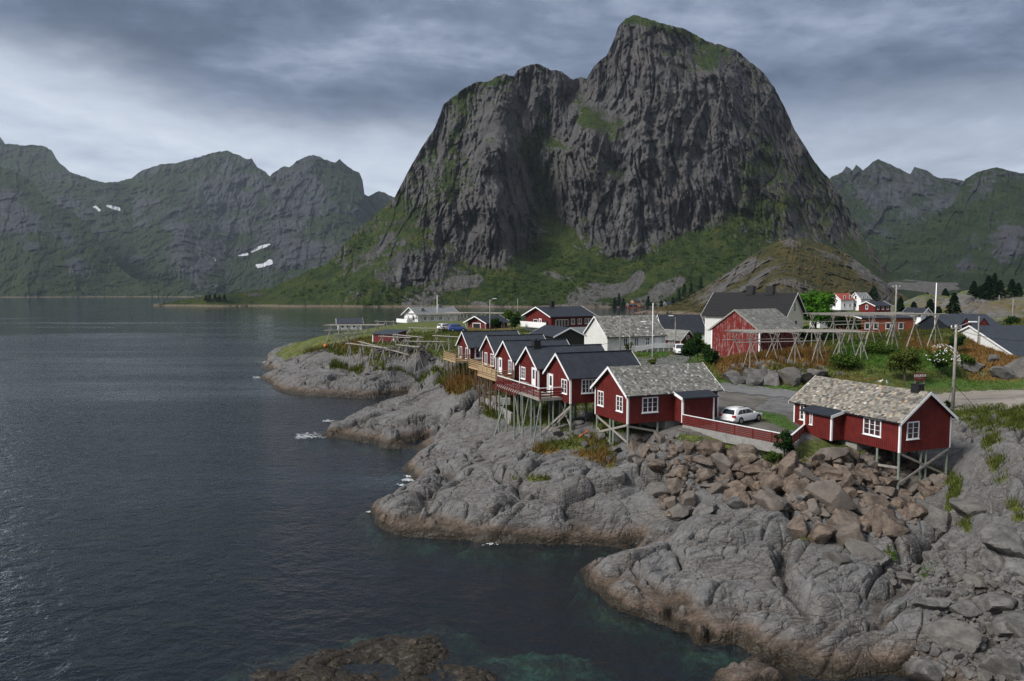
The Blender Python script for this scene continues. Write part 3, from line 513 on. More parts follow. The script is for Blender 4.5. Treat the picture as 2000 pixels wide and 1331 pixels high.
# ---------------------------------------------------------------- materials of built things
def flat(name,col,rough=.75,var=.25,sc=6.0,bump=.2,metal=0,spec=.3,dirt=None):
    m,g=M(name); p=g.pos(); n=g.noise(p,sc,5,.65); b=g.noise(g.mp(p,(1,1,.25)),sc*2.3,4,.6)
    c=g.mix(g.sm(n,.3,.7),tuple(x*(1-var) for x in col),tuple(min(1,x*(1+var)) for x in col))
    if dirt: c=g.mix(g.m('MULTIPLY',g.sm(b,.52,.72),dirt[3]),c,dirt[:3])
    g.out(g.bsdf(c,rough,g.bump(b,bump,.01),metal,spec)); return m
M_RED=flat('red_paint',(.110,.0125,.0105),.66,.22,1.6,.3,dirt=(.055,.010,.010,.6))
M_OLDRED=None
def mat_oldred():
    m,g=M('weathered_red_paint'); p=g.pos(); n=g.noise(g.mp(p,(5,5,.22)),1.6,7,.7); b=g.noise(p,2,4)
    c=g.mix(g.sm(g.m('ADD',n,g.m('MULTIPLY',g.m('SUBTRACT',b,.5),.4)),.50,.68),(.135,.017,.015),(.30,.22,.205)); g.out(g.bsdf(c,.85,g.bump(n,.4,.02),spec=.2)); return m
M_OLDRED=mat_oldred()
M_WHITE=flat('white_paint',(.72,.73,.74),.5,.05,5,.12,dirt=(.50,.50,.47,.4))
M_WALLW=flat('white_boards',(.60,.61,.60),.7,.07,2.5,.3,dirt=(.40,.40,.36,.55))
M_CREAM=flat('cream_boards',(.62,.57,.46),.7,.07,2.5,.3)
M_OLIVE=flat('dark_green_boards',(.024,.028,.020),.75,.15,3,.3)
M_ROOFB=flat('black_roof',(.014,.017,.024),.55,.3,1.5,.2,spec=.35,dirt=(.032,.036,.044,.5))
M_ROOFG=flat('grey_metal_roof',(.024,.029,.038),.5,.25,1.2,.2,spec=.35,dirt=(.048,.053,.062,.5))
M_ROOFS=flat('grey_sheet_roof',(.15,.16,.165),.7,.25,1.5,.3,dirt=(.09,.10,.08,.6))
M_BLACK=flat('black_sheet',(.012,.012,.013),.5,.3,6,.2)
M_POST=flat('treated_post',(.16,.19,.165),.85,.25,7,.4)
M_GREYW=flat('weathered_pole',(.235,.22,.20),.9,.3,5,.5,dirt=(.14,.13,.115,.6))
M_PINE=flat('new_pine',(.33,.235,.135),.85,.25,6,.35,dirt=(.20,.14,.085,.6))
M_BROWNP=flat('brown_post',(.085,.055,.033),.9,.3,6,.4)
M_CONC=flat('concrete',(.24,.235,.225),.9,.15,3,.4,dirt=(.12,.12,.11,.6))
M_STONE=flat('dry_stone',(.13,.125,.12),.95,.35,2,.7)
M_TYRE=flat('rubber',(.012,.012,.012),.8,.2,8,.2)
M_METAL=flat('galvanised_metal',(.35,.36,.37),.4,.15,8,.1,metal=.6)
M_CABLE=flat('cable_black',(.015,.015,.016),.6,.1,5,0)
M_ORANGE=flat('orange_boards',(.42,.15,.03),.7,.12,3,.2)
M_BRICK=flat('orange_brick',(.22,.062,.032),.85,.15,3,.3)
M_ROOFR=flat('red_roof',(.24,.05,.035),.75,.2,2,.2)
M_PLASTIC=flat('orange_plastic',(.55,.12,.04),.4,.05,5,0)
def mat_glass():
    m,g=M('window_glass'); g.out(g.bsdf((.022,.027,.033),.06,spec=.7)); return m
M_GLASS=mat_glass()
def mat_tiles(name,stops):
    m,g=M(name); v=g.attr('v'); p=g.pos(); n=g.noise(p,9,4,.6); n2=g.noise(p,.9,3)
    c=g.ramp(v,stops); c=g.mix(g.m('MULTIPLY',g.sm(n,.4,.7),.35),c,(.10,.10,.085)); c=g.mix(g.m('MULTIPLY',g.sm(n2,.5,.7),.3),c,(.085,.085,.06))
    g.out(g.bsdf(c,.75,g.bump(n,.4,.01),spec=.35)); return m
M_TILE=mat_tiles('slate_grey',[(0,(.055,.055,.052)),(.3,(.12,.118,.108)),(.62,(.20,.195,.18)),(.85,(.32,.315,.30)),(1,(.46,.455,.44))])
M_TILE2=mat_tiles('slate_tan',[(0,(.05,.052,.055)),(.25,(.115,.108,.095)),(.5,(.195,.18,.155)),(.75,(.31,.285,.245)),(.9,(.36,.25,.145)),(1,(.50,.49,.47))])
M_TILE3=mat_tiles('slate_old',[(0,(.09,.09,.085)),(.4,(.15,.15,.14)),(.8,(.22,.22,.205)),(1,(.32,.32,.30))])

# ---------------------------------------------------------------- houses
class House:
    """p: world point of the near lower corner; ga along the gable wall, lo along the long wall (unit 2-D vectors)"""
    def __init__(s,name,label,cat,p,ga,lo,w,L,h,rise,group=None):
        s.P=Vector(p); s.ga=Vector((*ga,0)).normalized(); s.lo=Vector((*lo,0)).normalized(); s.w,s.L,s.h,s.rise=w,L,h,rise
        s.Z=Vector((0,0,1)); s.root=thing(name,label,cat,s.P,group)
    def pt(s,x,y,z): return s.P+s.ga*x+s.lo*y+s.Z*z
    def walls(s,mat,board=.2,name='wall',bd=.028,faces='gs',both=True):
        b=MB(); pt=s.pt; w,L,h,r=s.w,s.L,s.h,s.rise
        b.prism([pt(0,0,0),pt(w,0,0),pt(w,0,h),pt(w/2,0,h+r),pt(0,0,h)],s.lo*L)
        if board:
            for k in range(int(w/board)+1):
                x=min(k*board+board*.2,w-.05); top=h+r*(1-abs(x+.02-w/2)/(w/2)) -.03
                b.box(pt(x,-bd,0.02),s.ga*.045,s.lo*(bd-.002),s.Z*(top-.02))
            for k in range(int(L/board)+1):
                y=min(k*board+board*.3,L-.05); b.box(pt(-bd,y,0.02),s.lo*.045,s.ga*(bd-.002),s.Z*(h-.04))
        return b.build(name,mat,s.root)
    def roof(s,mat,oh=.35,og=.35,th=.10,tiles=None,ribs=0,white=True,ridge=None,seed=1):
        pt=s.pt; w,L,h,r=s.w,s.L,s.h,s.rise; k=r/(w/2); b=MB(); n=0
        for sg in (0,1):
            X=(lambda x:x) if sg==0 else (lambda x:w-x)
            e0=pt(X(-oh),-og,h-oh*k+.02); e1=pt(X(w/2),-og,h+r+.02); up=Vector((0,0,th))
            b.add([e0,e1,e1+up,e0+up]+[v+s.lo*(L+2*og) for v in (e0,e1,e1+up,e0+up)],[(0,1,2,3),(7,6,5,4),(0,4,5,1),(3,2,6,7),(0,3,7,4),(1,5,6,2)])
        if ribs:
            for sg in (0,1):
                X=(lambda x:x) if sg==0 else (lambda x:w-x)
                for i in range(int((L+2*og)/ribs)):
                    y=-og+.1+i*ribs; b.bar(pt(X(-oh+.02),y,h-oh*k+.03+th),pt(X(w/2-.02),y,h+r+.02+th),.04,.035)
        rf=b.build('roof',mat,s.root)
        if tiles:
            tw,tl,tm=tiles; rn=random.Random(seed); t=MB(); at_=[]
            sl=math.hypot(w/2+oh,r+oh*k); rows=int(sl/tl); 
            for sg in (0,1):
                X=(lambda x:x) if sg==0 else (lambda x:w-x)
                A=pt(X(-oh-.03),-og,h-oh*k+.02+th-.02); up=(pt(X(w/2),-og,h+r+.02+th)-A).normalized(); nr=s.lo.cross(up); nr=nr if nr.z>0 else -nr
                for j in range(rows+1):
                    cols=int((L+2*og)/tw)
                    for i in range(cols+1):
                        y0=i*tw+(tw/2 if j%2 else 0)-tw/2; y1=min(y0+tw*.96,L+2*og); y0=max(y0,0)
                        if y1-y0<.04: continue
                        u0=j*tl; u1=min(u0+tl*1.45,sl+.02); l0=.030+rn.random()*.018; dr=rn.uniform(-.03,.03); c=(y1-y0)*.22
                        q=[A+s.lo*(y0+c)+up*(u0+dr)+nr*l0,A+s.lo*(y1-c)+up*(u0+dr)+nr*l0,A+s.lo*y1+up*(u0+tl*.3)+nr*l0*.95,A+s.lo*y1+up*u1+nr*.006,A+s.lo*y0+up*u1+nr*.006,A+s.lo*y0+up*(u0+tl*.3)+nr*l0*.95]
                        base=[v-nr*.028 for v in q[:3]]+[q[5]-nr*.028]
                        t.add(q+base,[(0,1,2,3,4,5),(0,6,7,1),(1,7,8,2),(0,5,9,6)]); v=min(1,max(0,rn.gauss(.48,.205))); at_+=[v]*10
            t.build('slates',tm,rf,attrs={'v':at_})
        if white:
            for y,nm in ((-og-.035,'bargeboard'),(L+og+.003,'bargeboard')):
                for sg in (0,1):
                    X=(lambda x:x) if sg==0 else (lambda x:w-x)
                    m=MB(); a=pt(X(-oh-.04),y,h-(oh+.04)*k-.10); e=pt(X(w/2+(.0 if sg else 0)),y,h+r-.10); z=Vector((0,0,.10+th+.06))
                    m.prism([a,e,e+z,a+z],s.lo*.032); m.build(nm,M_WHITE if white is True else white,s.root)
        if ridge:
            m=MB(); m.bar(pt(w/2,-og,h+r+th+.05),pt(w/2,L+og,h+r+th+.05),.22,.07); m.build('ridge_cap',ridge,rf)
        return rf
    def corners(s,mat=None,which=((0,0),(1,0),(0,1)),wd=.16):
        for cx,cyy in which:
            x=0 if cx==0 else s.w; y=0 if cyy==0 else s.L; m=MB(); o=.032
            m.box(s.pt(x-o if cx==0 else x-wd+o,y-o if cyy==0 else y-wd+o,-.02),s.ga*wd,s.lo*wd,s.Z*(s.h-.03)); m.build('corner_board',mat or M_WHITE,s.root)
    def frame_of(s,face):
        if face=='g': return s.P.copy(),s.ga,-s.lo
        if face=='s': return s.P.copy(),s.lo,-s.ga
        if face=='f': return s.P+s.ga*s.w,s.lo,s.ga
        return s.P+s.lo*s.L,s.ga,s.lo
    def window(s,face,u,z,wd,ht,cols=2,rows=3,mat=None,fr=.10,origin=None):
        o,e,n=origin or s.frame_of(face); mat=mat or M_WHITE; Z=s.Z; u0,u1=u-wd/2,u+wd/2
        P=lambda a,zz,d: o+e*a+Z*zz+n*d
        b=MB(); D=.06
        b.box(P(u0,z,.004),e*fr,n*D,Z*ht); b.box(P(u1-fr,z,.004),e*fr,n*D,Z*ht)
        b.box(P(u0+fr,z,.004),e*(wd-2*fr),n*D,Z*fr); b.box(P(u0+fr,z+ht-fr,.004),e*(wd-2*fr),n*D,Z*fr)
        iw=(wd-2*fr)/cols; ih=ht-2*fr
        for c in range(1,cols): b.box(P(u0+fr+c*iw-.045,z+fr,.004),e*.09,n*(D*.8),Z*ih)
        for c in range(cols):
            for r in range(1,rows): b.box(P(u0+fr+c*iw+.04,z+fr+r*ih/rows-.014,.006),e*(iw-.08),n*(D*.5),Z*.028)
        w=b.build('window',mat,s.root)
        q=MB(); q.box(P(u0+.02,z+.02,.002),e*(wd-.04),n*.022,Z*(ht-.04)); q.build('pane',M_GLASS,w)
        q=MB(); q.box(P(u0-.06,z-.05,.004),e*(wd+.12),n*.11,Z*.05); q.build('sill',mat,w)
        return w
    def door(s,face,u,z,wd=.95,ht=2.05,glass=True,mat=None,origin=None):
        o,e,n=origin or s.frame_of(face); mat=mat or M_WHITE; Z=s.Z; P=lambda a,zz,d: o+e*a+Z*zz+n*d; b=MB()
        b.box(P(u-wd/2,z,.004),e*wd,n*.05,Z*ht); b.box(P(u-wd/2-.07,z,.004),e*.07,n*.07,Z*(ht+.07)); b.box(P(u+wd/2,z,.004),e*.07,n*.07,Z*(ht+.07)); b.box(P(u-wd/2,z+ht,.004),e*wd,n*.07,Z*.07)
        d=b.build('door',mat,s.root)
        if glass:
            q=MB(); q.box(P(u-wd*.27,z+ht*.42,.055),e*wd*.54,n*.008,Z*ht*.5); q.build('pane',M_GLASS,d)
        q=MB(); q.box(P(u+wd*.36,z+ht*.48,.055),e*.05,n*.04,Z*.04); q.build('handle',M_METAL,d)
        return d
    def chimney(s,y,wd=.7,ht=1.1,mat=None,x=None,cap=True,parent=None):
        x=s.w/2 if x is None else x; b=MB(); z=s.h+s.rise-.35-abs(x-s.w/2)*s.rise/(s.w/2)
        b.box(s.pt(x-wd/2,y-wd/2,z),s.ga*wd,s.lo*wd,s.Z*(ht+.35))
        c=b.build('chimney',mat or M_BLACK,parent or s.root)
        if cap:
            q=MB(); t=wd*.58; q.box(s.pt(x-t,y-t,z+ht+.352),s.ga*2*t,s.lo*2*t,s.Z*.06); q.box(s.pt(x-.08,y-.08,z+ht+.413),s.ga*.16,s.lo*.16,s.Z*.16); q.build('chimney_cap',mat or M_BLACK,s.root)
    def stilts(s,spots,braces=(),mat=None,r=.11,bmat=None):
        for x,y in spots:
            a=s.pt(x,y,0); gz=float(terr(a.x,a.y)); 
            if gz>a.z-.25: continue
            m=MB(); m.cyl((a.x,a.y,gz-.45),(a.x,a.y,a.z+.02),r,r*.92,8); m.build('stilt',mat or M_POST,s.root,smooth=False)
        for (x0,y0,f0),(x1,y1,f1) in braces:
            a=s.pt(x0,y0,0); b=s.pt(x1,y1,0); g0=float(terr(a.x,a.y)); g1=float(terr(b.x,b.y))
            a.z=g0+(a.z-g0)*f0; b.z=g1+(b.z-g1)*f1; m=MB(); m.bar(a,b,.06,.19); m.build('brace',bmat or M_GREYW,s.root)
    def porch(s,y0,y1,d,h,mat,roofmat,base=0.0):
        pt=s.pt; b=MB(); h2=h-.35
        b.prism([pt(-.001,y0,base),pt(-d,y0,base),pt(-d,y0,h2),pt(-.001,y0,h)],s.lo*(y1-y0))
        for k in range(int((y1-y0)/.2)): b.box(pt(-d-.028,y0+.06+k*.2,base+.02),s.lo*.045,s.ga*.026,s.Z*(h2-base-.04))
        for k in range(int(d/.2)): b.box(pt(-.14-k*.2,y0-.028,base+.02),s.ga*.045,s.lo*.026,s.Z*(h2-base-.04))
        p=b.build('porch',mat,s.root); sl=.35/d
        r=MB(); e0=pt(-d-.35,y0-.25,h2-.35*sl+.02); e1=pt(-.03,y0-.25,h+.02); up=Vector((0,0,.12))
        r.prism([e0,e1,e1+up,e0+up],s.lo*(y1-y0+.5)); r.build('porch_roof',roofmat,p)
        t=MB(); t.prism([e0-Vector((0,0,.12)),e1-Vector((0,0,.12)),e1+Vector((0,0,.15)),e0+Vector((0,0,.15))],-s.lo*.035); t.build('porch_bargeboard',M_WHITE,p)
        for yy in (y0,y1):
            c=MB(); c.box(pt(-d-.035,yy-(.034 if yy==y0 else .125),base-.01),s.ga*.16,s.lo*.16,s.Z*(h2-base-.02)); c.build('corner_board',M_WHITE,p)
        return p

LO=(.925,.38); GA=(-.38,.925)
CG='red cabins on stilts along the shore'
def corner(px,py,Y): return V3(px,py,Y)
# C1: grey slate roof, nearest the row
h=House('stilt_cabin','red stilt cabin with light grey slate roof and black-roofed porch, beside the white estate car','cabin',corner(1225.5,829,64),GA,LO,6.0,10.0,2.72,2.1,CG); C1=h
h.walls(M_RED); h.roof(M_ROOFB,tiles=(.25,.20,M_TILE),seed=3); h.corners()
h.window('g',1.35,.95,1.15,1.45,2,3); h.window('g',4.85,.95,1.15,1.45,2,3); h.window('s',2.35,.92,1.7,1.42,3,3)
h.porch(5.0,8.5,1.3,2.62,M_RED,M_ROOFB,.0)
h.stilts([(.15,.15),(5.85,.15),(3.3,.15),(2.7,.15),(.15,3.3),(5.85,3.3),(3,3.3),(5.85,6.5)],[((.15,.1,.95),(5.85,.1,.12)),((5.85,.05,.93),(.15,.05,.30)),((.1,.2,.9),(.1,3.2,.15)),((5.9,.15,.3),(3.0,.2,.05))])
b=MB(); b.box(h.pt(.3,4.2,-1.1),h.ga*5.4,h.lo*5.6,h.Z*1.09); b.build('foundation',M_CONC,h.root)
# C2: tan slate roof, nearest the camera on the other side
h=House('stilt_cabin','red stilt cabin with tan slate roof, black chimney and two gulls on its ridge','cabin',corner(1756.5,885,59),(.928,.371),(-.371,.928),6.0,12.0,2.72,2.15,CG); C2=h
h.walls(M_RED); h.roof(M_ROOFB,tiles=(.27,.21,M_TILE2),seed=9); h.corners()
h.window('g',1.45,1.05,1.4,1.5,2,3); h.window('s',2.75,.95,1.85,1.5,3,3); h.window('s',10.9,.95,.55,1.45,1,3)
h.porch(5.8,9.1,1.5,2.6,M_RED,M_ROOFB,.0)
h.window('s',8.2,1.05,.36,1.25,1,2,origin=(h.P-h.ga*1.5,h.lo,-h.ga))
h.chimney(.95,.72,.62)
h.stilts([(.15,.15),(5.85,.15),(3.3,.15),(2.7,.15),(.15,2.3),(5.85,3.0),(3,3)],[((.1,.08,.98),(5.9,.08,.12)),((5.9,.03,.95),(.1,.03,.22)),((.12,.2,.6),(.12,2.3,.2))])
b=MB(); b.box(h.pt(.3,4.6,-1.3),h.ga*5.4,h.lo*7.2,h.Z*1.29); b.build('foundation',M_CONC,h.root)
# the row on the inlet
def row(label,px,py,Y,L,roofm,ribs,w=5.3,floor=2.35,**k):
    e=V3(px,py,Y); h=House('stilt_cabin',label,'cabin',e-Vector((0,0,floor)),GA,LO,w,L,floor,2.0,CG)
    h.walls(M_RED,.22); h.roof(roofm,ribs=ribs,ridge=roofm,th=.08); h.corners()
    return h
C3=row('red stilt cabin with plain black roof at the corner of the red deck',1114,736,70,8.2,M_ROOFB,0,floor=2.7)
C3.door('g',4.35,.45,.95,2.0); C3.window('g',1.25,.85,1.25,1.45,2,3); C3.window('s',2.05,.95,1.65,1.42,4,3)
C4=row('red stilt cabin with ribbed grey roof and a black chimney by its gable',1051.6,718,78.4,9.0,M_ROOFG,.32,floor=2.7)
C4.door('g',1.15,.45,.95,2.05); C4.window('g',4.15,.95,1.25,1.4,2,3); C4.chimney(.9,.8,.75)
C5=row('red stilt cabin with one gable window at the end of the pale wooden deck',1003,702,87.8,8.2,M_ROOFG,.4)
C5.window('g',1.1,.45,1.0,1.7,2,3); C5.door('g',4.3,.1,.95,2.0)
C6=row('red stilt cabin with two tall gable windows, second from the end of the row',968,688,98,8.0,M_ROOFG,.4)
C6.window('g',1.25,.3,1.3,1.7,2,3); C6.window('g',3.7,.35,1.1,1.65,2,1)
C7=row('red stilt cabin at the far end of the row, with a square side window',917,677,108,8.6,M_ROOFG,.4)
C7.window('g',1.3,.3,1.0,1.75,1,1); C7.window('g',4.0,.35,1.1,1.7,1,1); C7.window('s',1.7,.4,1.75,1.75,2,2,fr=.2)
for hh,sp,br in ((C3,[(.15,.15),(5.1,.15),(2.6,.15),(.15,3.2),(5.1,3.2),(2.6,3.2)],[((.1,.1,.9),(3.0,-1.8,.0)),((.15,.3,.85),(3.3,-1.2,.0)),((2.6,.2,.9),(.2,.2,.1))]),
    (C4,[(.15,.15),(5.1,.15),(2.6,.15),(.15,3.4),(5.1,3.4)],[((.1,.1,.9),(2.5,.1,.1))]),(C5,[(.15,.15),(5.1,.15),(2.6,.15),(.15,3.4),(2.6,3.4)],[((.1,.1,.9),(2.5,.1,.1)),((5,.1,.9),(2.6,.1,.1))]),
    (C6,[(.15,.15),(5.1,.15),(2.6,.15),(2.6,3.4)],[((.1,.1,.9),(2.5,.1,.1))]),(C7,[(.15,.15),(5.1,.15),(2.6,.15),(.15,3.4),(2.6,3.4),(5.1,3.4)],[((.1,.1,.9),(2.5,.1,.1)),((5,.1,.95),(2.6,.1,.1))])):
    hh.stilts(sp,br,M_POST if hh in (C3,C4) else M_BROWNP,.12,M_GREYW if hh in (C3,C4) else M_BROWNP)
# ---------------------------------------------------------------- decks
def deck(name,label,H,x0,x1,y0,y1,zf,wood,post,rail=1.0,skip=(),cap=None,slats=3,lean=0,braces=()):
    d=thing(name,label,'deck',H.pt(x0,y0,zf)); pt=H.pt
    b=MB(); n=int((y1-y0)/.16)
    for i in range(n): b.box(pt(x0,y0+i*.16,zf-.05),H.ga*(x1-x0),H.lo*.148,H.Z*.05)
    b.box(pt(x0,y0-.04,zf-.26),H.ga*(x1-x0),H.lo*.05,H.Z*.255); b.box(pt(x0-.04,y0,zf-.26),H.ga*.05,H.lo*(y1-y0),H.Z*.255)
    b.build('platform',wood if not cap else M_GREYW,d)
    def side(a,bb,nm):
        L=(bb-a).length; e=(bb-a)/L; k=max(1,round(L/1.6)); m=MB()
        for j in range(slats): m.bar(a+H.Z*(.22+.27*j),bb+H.Z*(.22+.27*j),.03,.13)
        if not cap: m.bar(a+H.Z*rail,bb+H.Z*rail,.14,.045)
        r=m.build('railing',wood,d)
        for j in range(k+1):
            q=MB(); p=a+e*(L*j/k); q.box(p-H.ga*.045-H.lo*.045-H.Z*.2,H.ga*.09,H.lo*.09,H.Z*(rail+.18)); q.build('rail_post',wood,r)
        if cap:
            q=MB(); q.bar(a+H.Z*(rail+.03),bb+H.Z*(rail+.03),.15,.05); q.build('rail_cap',cap,r)
    if 'front' not in skip: side(pt(x0,y0+.05,zf),pt(x1,y0+.05,zf),'front')
    if 'near' not in skip: side(pt(x0+.05,y0,zf),pt(x0+.05,y1,zf),'near')
    if 'far' not in skip: side(pt(x1-.05,y0,zf),pt(x1-.05,y1,zf),'far')
    k=max(2,round((x1-x0)/2.3))
    for j in range(k+1):
        for yy in ((y0+.15,) if j%2 else (y0+.15,(y0+y1)/2+.3)):
            a=pt(x0+.15+(x1-x0-.3)*j/k,yy,zf-.25); gz=float(terr(a.x,a.y))
            if gz<a.z-.2:
                q=MB(); q.cyl((a.x,a.y,gz-.4),a,.095,.09,7); q.build('stilt',post,d)
    for (xa,ya,fa),(xb,yb,fb) in braces:
        a=pt(xa,ya,zf-.25); c=pt(xb,yb,zf-.25); g0=float(terr(a.x,a.y)); g1=float(terr(c.x,c.y)); a.z=g0+(a.z-g0)*fa; c.z=g1+(c.z-g1)*fb
        q=MB(); q.bar(a,c,.07,.16); q.build('brace',post,d)
    return d
def zz(n,y=.1): return [((a,y,.95),(a+1.7,y,.1)) for a in range(0,n,2)]
deck('wooden_deck','pale wooden deck on brown posts in front of the farthest cabin',C7,-.2,5.9,-2.3,-.03,.2,M_PINE,M_BROWNP,braces=[((.3,-2.1,.95),(2.1,-2.1,.1)),((4,-2.1,.95),(2.4,-2.1,.1)),((.4,-1,.9),(4.6,-2.1,.1))])
deck('wooden_deck','pale wooden deck below the cabin with two tall gable windows',C6,-3.4,5.8,-1.9,-.03,-.05,M_PINE,M_BROWNP,skip=('near',),braces=[((0,-1.8,.9),(1.6,-1.8,.1)),((3.2,-1.8,.9),(1.7,-1.8,.1))])
deck('wooden_deck','pale wooden deck reaching past the cabin with one gable window',C5,-.1,6.4,-2.4,-.03,.0,M_PINE,M_BROWNP,skip=('far',),braces=[((.2,-2.2,.9),(1.8,-2.2,.05)),((3.4,-2.2,.9),(1.8,-2.2,.1)),((5.5,-2.2,.9),(4,-2.2,.1))])
RD=deck('red_railed_deck','grey deck with red slatted railing and white handrail between two cabins',C3,1.7,13.4,-2.5,-.03,.42,M_RED,M_POST,cap=M_WHITE,skip=('far',),braces=[((2,-2.3,.95),(.9,-3.6,.0)),((5,-2.3,.95),(6.8,-2.3,.1)),((8.6,-2.3,.9),(7,-2.3,.1)),((11,-2.3,.9),(12.6,-3.2,.0))])
q=MB()
for k in range(13):
    x=5.6+k*.58; a=C3.pt(x,-2.55,1.25); c=C3.pt(x+.75,-3.25,.05); q.bar(a,c,.05,.1)
q.build('slanting_slats',M_RED,RD)
o=thing('picnic_table','weathered grey picnic table on the red-railed deck','table',C3.pt(8.6,-1.5,.42)); pt=C3.pt
b=MB(); b.box(pt(7.7,-1.7,1.12),C3.ga*1.9,C3.lo*.75,C3.Z*.05); b.build('table_top',M_GREYW,o)
for yy in (-2.15,-.75): 
    b=MB(); b.box(pt(7.7,yy,.86),C3.ga*1.9,C3.lo*.27,C3.Z*.045); b.build('bench',M_GREYW,o)
for xx in (8.0,9.3):
    b=MB(); b.bar(pt(xx,-1.95,.42),pt(xx,-1.45,1.1),.05,.1,(1,0,0)); b.bar(pt(xx,-.7,.42),pt(xx,-1.15,1.1),.05,.1,(1,0,0)); b.bar(pt(xx,-2.1,.82),pt(xx,-.5,.82),.05,.08); b.build('leg_frame',M_GREYW,o)
# ---------------------------------------------------------------- village buildings
def gz(x,y): return float(terr(x,y))
W1=House('white_house','long white boarded house with grey slate roof and a railed ramp','house',corner(1186,688,125),GA,LO,8.4,12,2.75,3.3)
W1.walls(M_WALLW,.3); W1.roof(M_ROOFS,tiles=(.42,.36,M_TILE),seed=5); W1.corners(wd=.14)
for u in (3.65,5.9,8.2): W1.window('s',u,.85,.95,1.55,2,2)
W1.door('s',10.5,.45,1.2,1.95,False)
b=MB(); b.cyl(W1.pt(-.12,.1,0),W1.pt(-.12,.1,2.6),.06); b.build('downpipe',M_METAL,W1.root)
b=MB(); b.bar(W1.pt(-.36,-.3,2.55),W1.pt(-.36,12.3,2.55),.12,.12); b.build('gutter',M_BLACK,W1.root)
o=thing('access_ramp','white railed access ramp along the white boarded house','ramp',W1.pt(-1.6,6,0))
b=MB(); b.prism([W1.pt(-1.5,4.8,0),W1.pt(-1.5,8.6,0),W1.pt(-1.5,8.6,.5)],W1.ga*1.2); b.box(W1.pt(-1.5,8.6,-.3),W1.lo*4.4,W1.ga*1.2,W1.Z*.8); b.build('ramp_floor',M_GREYW,o)
b=MB()
for k in range(4): b.bar(W1.pt(-1.55,4.8,.15+.22*k),W1.pt(-1.55,8.6,.62+.22*k),.03,.16); b.bar(W1.pt(-1.55,8.6,.62+.22*k),W1.pt(-1.55,13,.62+.22*k),.03,.16)
for k in range(8): b.bar(W1.pt(-1.5,4.9+k*1.15,-.2),W1.pt(-1.5,4.9+k*1.15,1.25 if k>2 else .95+.12*k),.08,.08)
b.build('ramp_railing',M_WHITE,o)
B1=House('dark_green_house','dark green boarded house with black roof and white bargeboards','house',corner(1083,709,115),(.928,.371),(-.371,.928),5.3,9,4.3,1.25)
B1.walls(M_OLIVE,.3); B1.roof(M_ROOFB); B1.corners(mat=M_OLIVE); B1.chimney(3.0,.8,.6,x=3.6); B1.window('s',2.1,2.1,1.2,1.5,2,1); B1.window('s',8.2,2.3,.9,1.3,1,1)
H_=House('red_cottage','small red cottage with grey roof behind the white boarded house','house',corner(1329,687,140),(.8,.6),(-.6,.8),4.2,6,2.3,1.7)
H_.walls(M_RED,.3); H_.roof(M_ROOFS,tiles=(.5,.4,M_TILE3)); H_.corners(); H_.window('s',2.2,.7,1.5,1.3,3,2); H_.window('g',2.1,2.2,.8,.9,1,2); H_.corners(which=((1,0),))
H_=House('grey_roofed_house','house with grey slate roof and ochre gable behind the red cottage','house',corner(1314,668,155),(.8,.6),(-.6,.8),4.4,8,2.6,1.9)
H_.walls(M_CREAM,.3); H_.roof(M_ROOFS,tiles=(.5,.4,M_TILE3),seed=4); H_.window('s',2,.8,1,1.2)
H_=House('black_roofed_house','low white house with a broad black roof beside the big gabled house','house',corner(1296,671,150),(-.1,1),(1,.1),7,8.9,2.4,3.4)
H_.walls(M_WALLW,.3); H_.roof(M_ROOFB,ribs=.5); H_.window('s',7.4,.9,1.4,1.3,2,2); H_.window('s',5.0,.9,1.4,1.3,2,2)
BW=House('big_white_house','big white house with steep black roof and two black chimneys','house',corner(1531,681,125),(.66,.75),(-.75,.66),9,14.9,5.9,3.75)
BW.walls(M_WALLW,.25); BW.roof(M_BLACK,oh=.6,og=.6,ribs=0); 
b=MB()
for k in range(16):
    for sg in (0,1):
        f=k/16; x=(-.55+f*(4.5+.5)); z=5.9+(x)*3.75/4.5+.15; x=x if sg==0 else 9-x
        b.bar(BW.pt(x,-.55,z),BW.pt(x,15.4,z),.06,.035)
b.build('roof_battens',M_BLACK,BW.root); BW.corners()
BW.chimney(4.4,1.35,1.3,cap=False); BW.chimney(8.1,1.35,1.3,cap=False)
g_=MB(); g_.prism([BW.pt(0.02,-.02,0),BW.pt(8.98,-.02,0),BW.pt(8.98,-.02,5.9),BW.pt(4.5,-.02,9.55),BW.pt(.02,-.02,5.9)],-BW.lo*.03); g_.build('gable_cladding',M_CREAM,BW.root)
BW.window('g',4.5,6.3,.9,1.7,1,1,origin=(BW.P-BW.lo*.05,BW.ga,-BW.lo)); BW.window('g',5.2,3.4,1.1,1.4,1,1,origin=(BW.P-BW.lo*.05,BW.ga,-BW.lo)); BW.window('g',2.4,3.4,1.1,1.4,1,1,origin=(BW.P-BW.lo*.05,BW.ga,-BW.lo)); BW.window('s',12.6,1.2,1.2,1.4,2,2); BW.window('s',11.0,3.4,1.2,1.4,2,2)
BN=House('barn','big weathered red barn with old slate roof standing on short posts','barn',corner(1483,703,103),(-.6,.8),(.8,.6),8.5,10,4.15,2.9)
BN.walls(M_OLDRED,.24,bd=.02); BN.roof(M_ROOFS,oh=.45,og=.2,tiles=(.5,.4,M_TILE3),seed=8,white=M_GREYW); BN.corners(which=((0,0),(1,0),(0,1)),wd=.22)
for x,y in ((8.3,.1),(6.2,.1),(4.1,.1),(2,.1),(.1,.1)):
    a=BN.pt(x,y,0); m=MB(); m.box(a-Vector((.13,.13,2.2)),(.26,0,0),(0,.26,0),(0,0,2.25)); m.build('post',M_GREYW,BN.root)
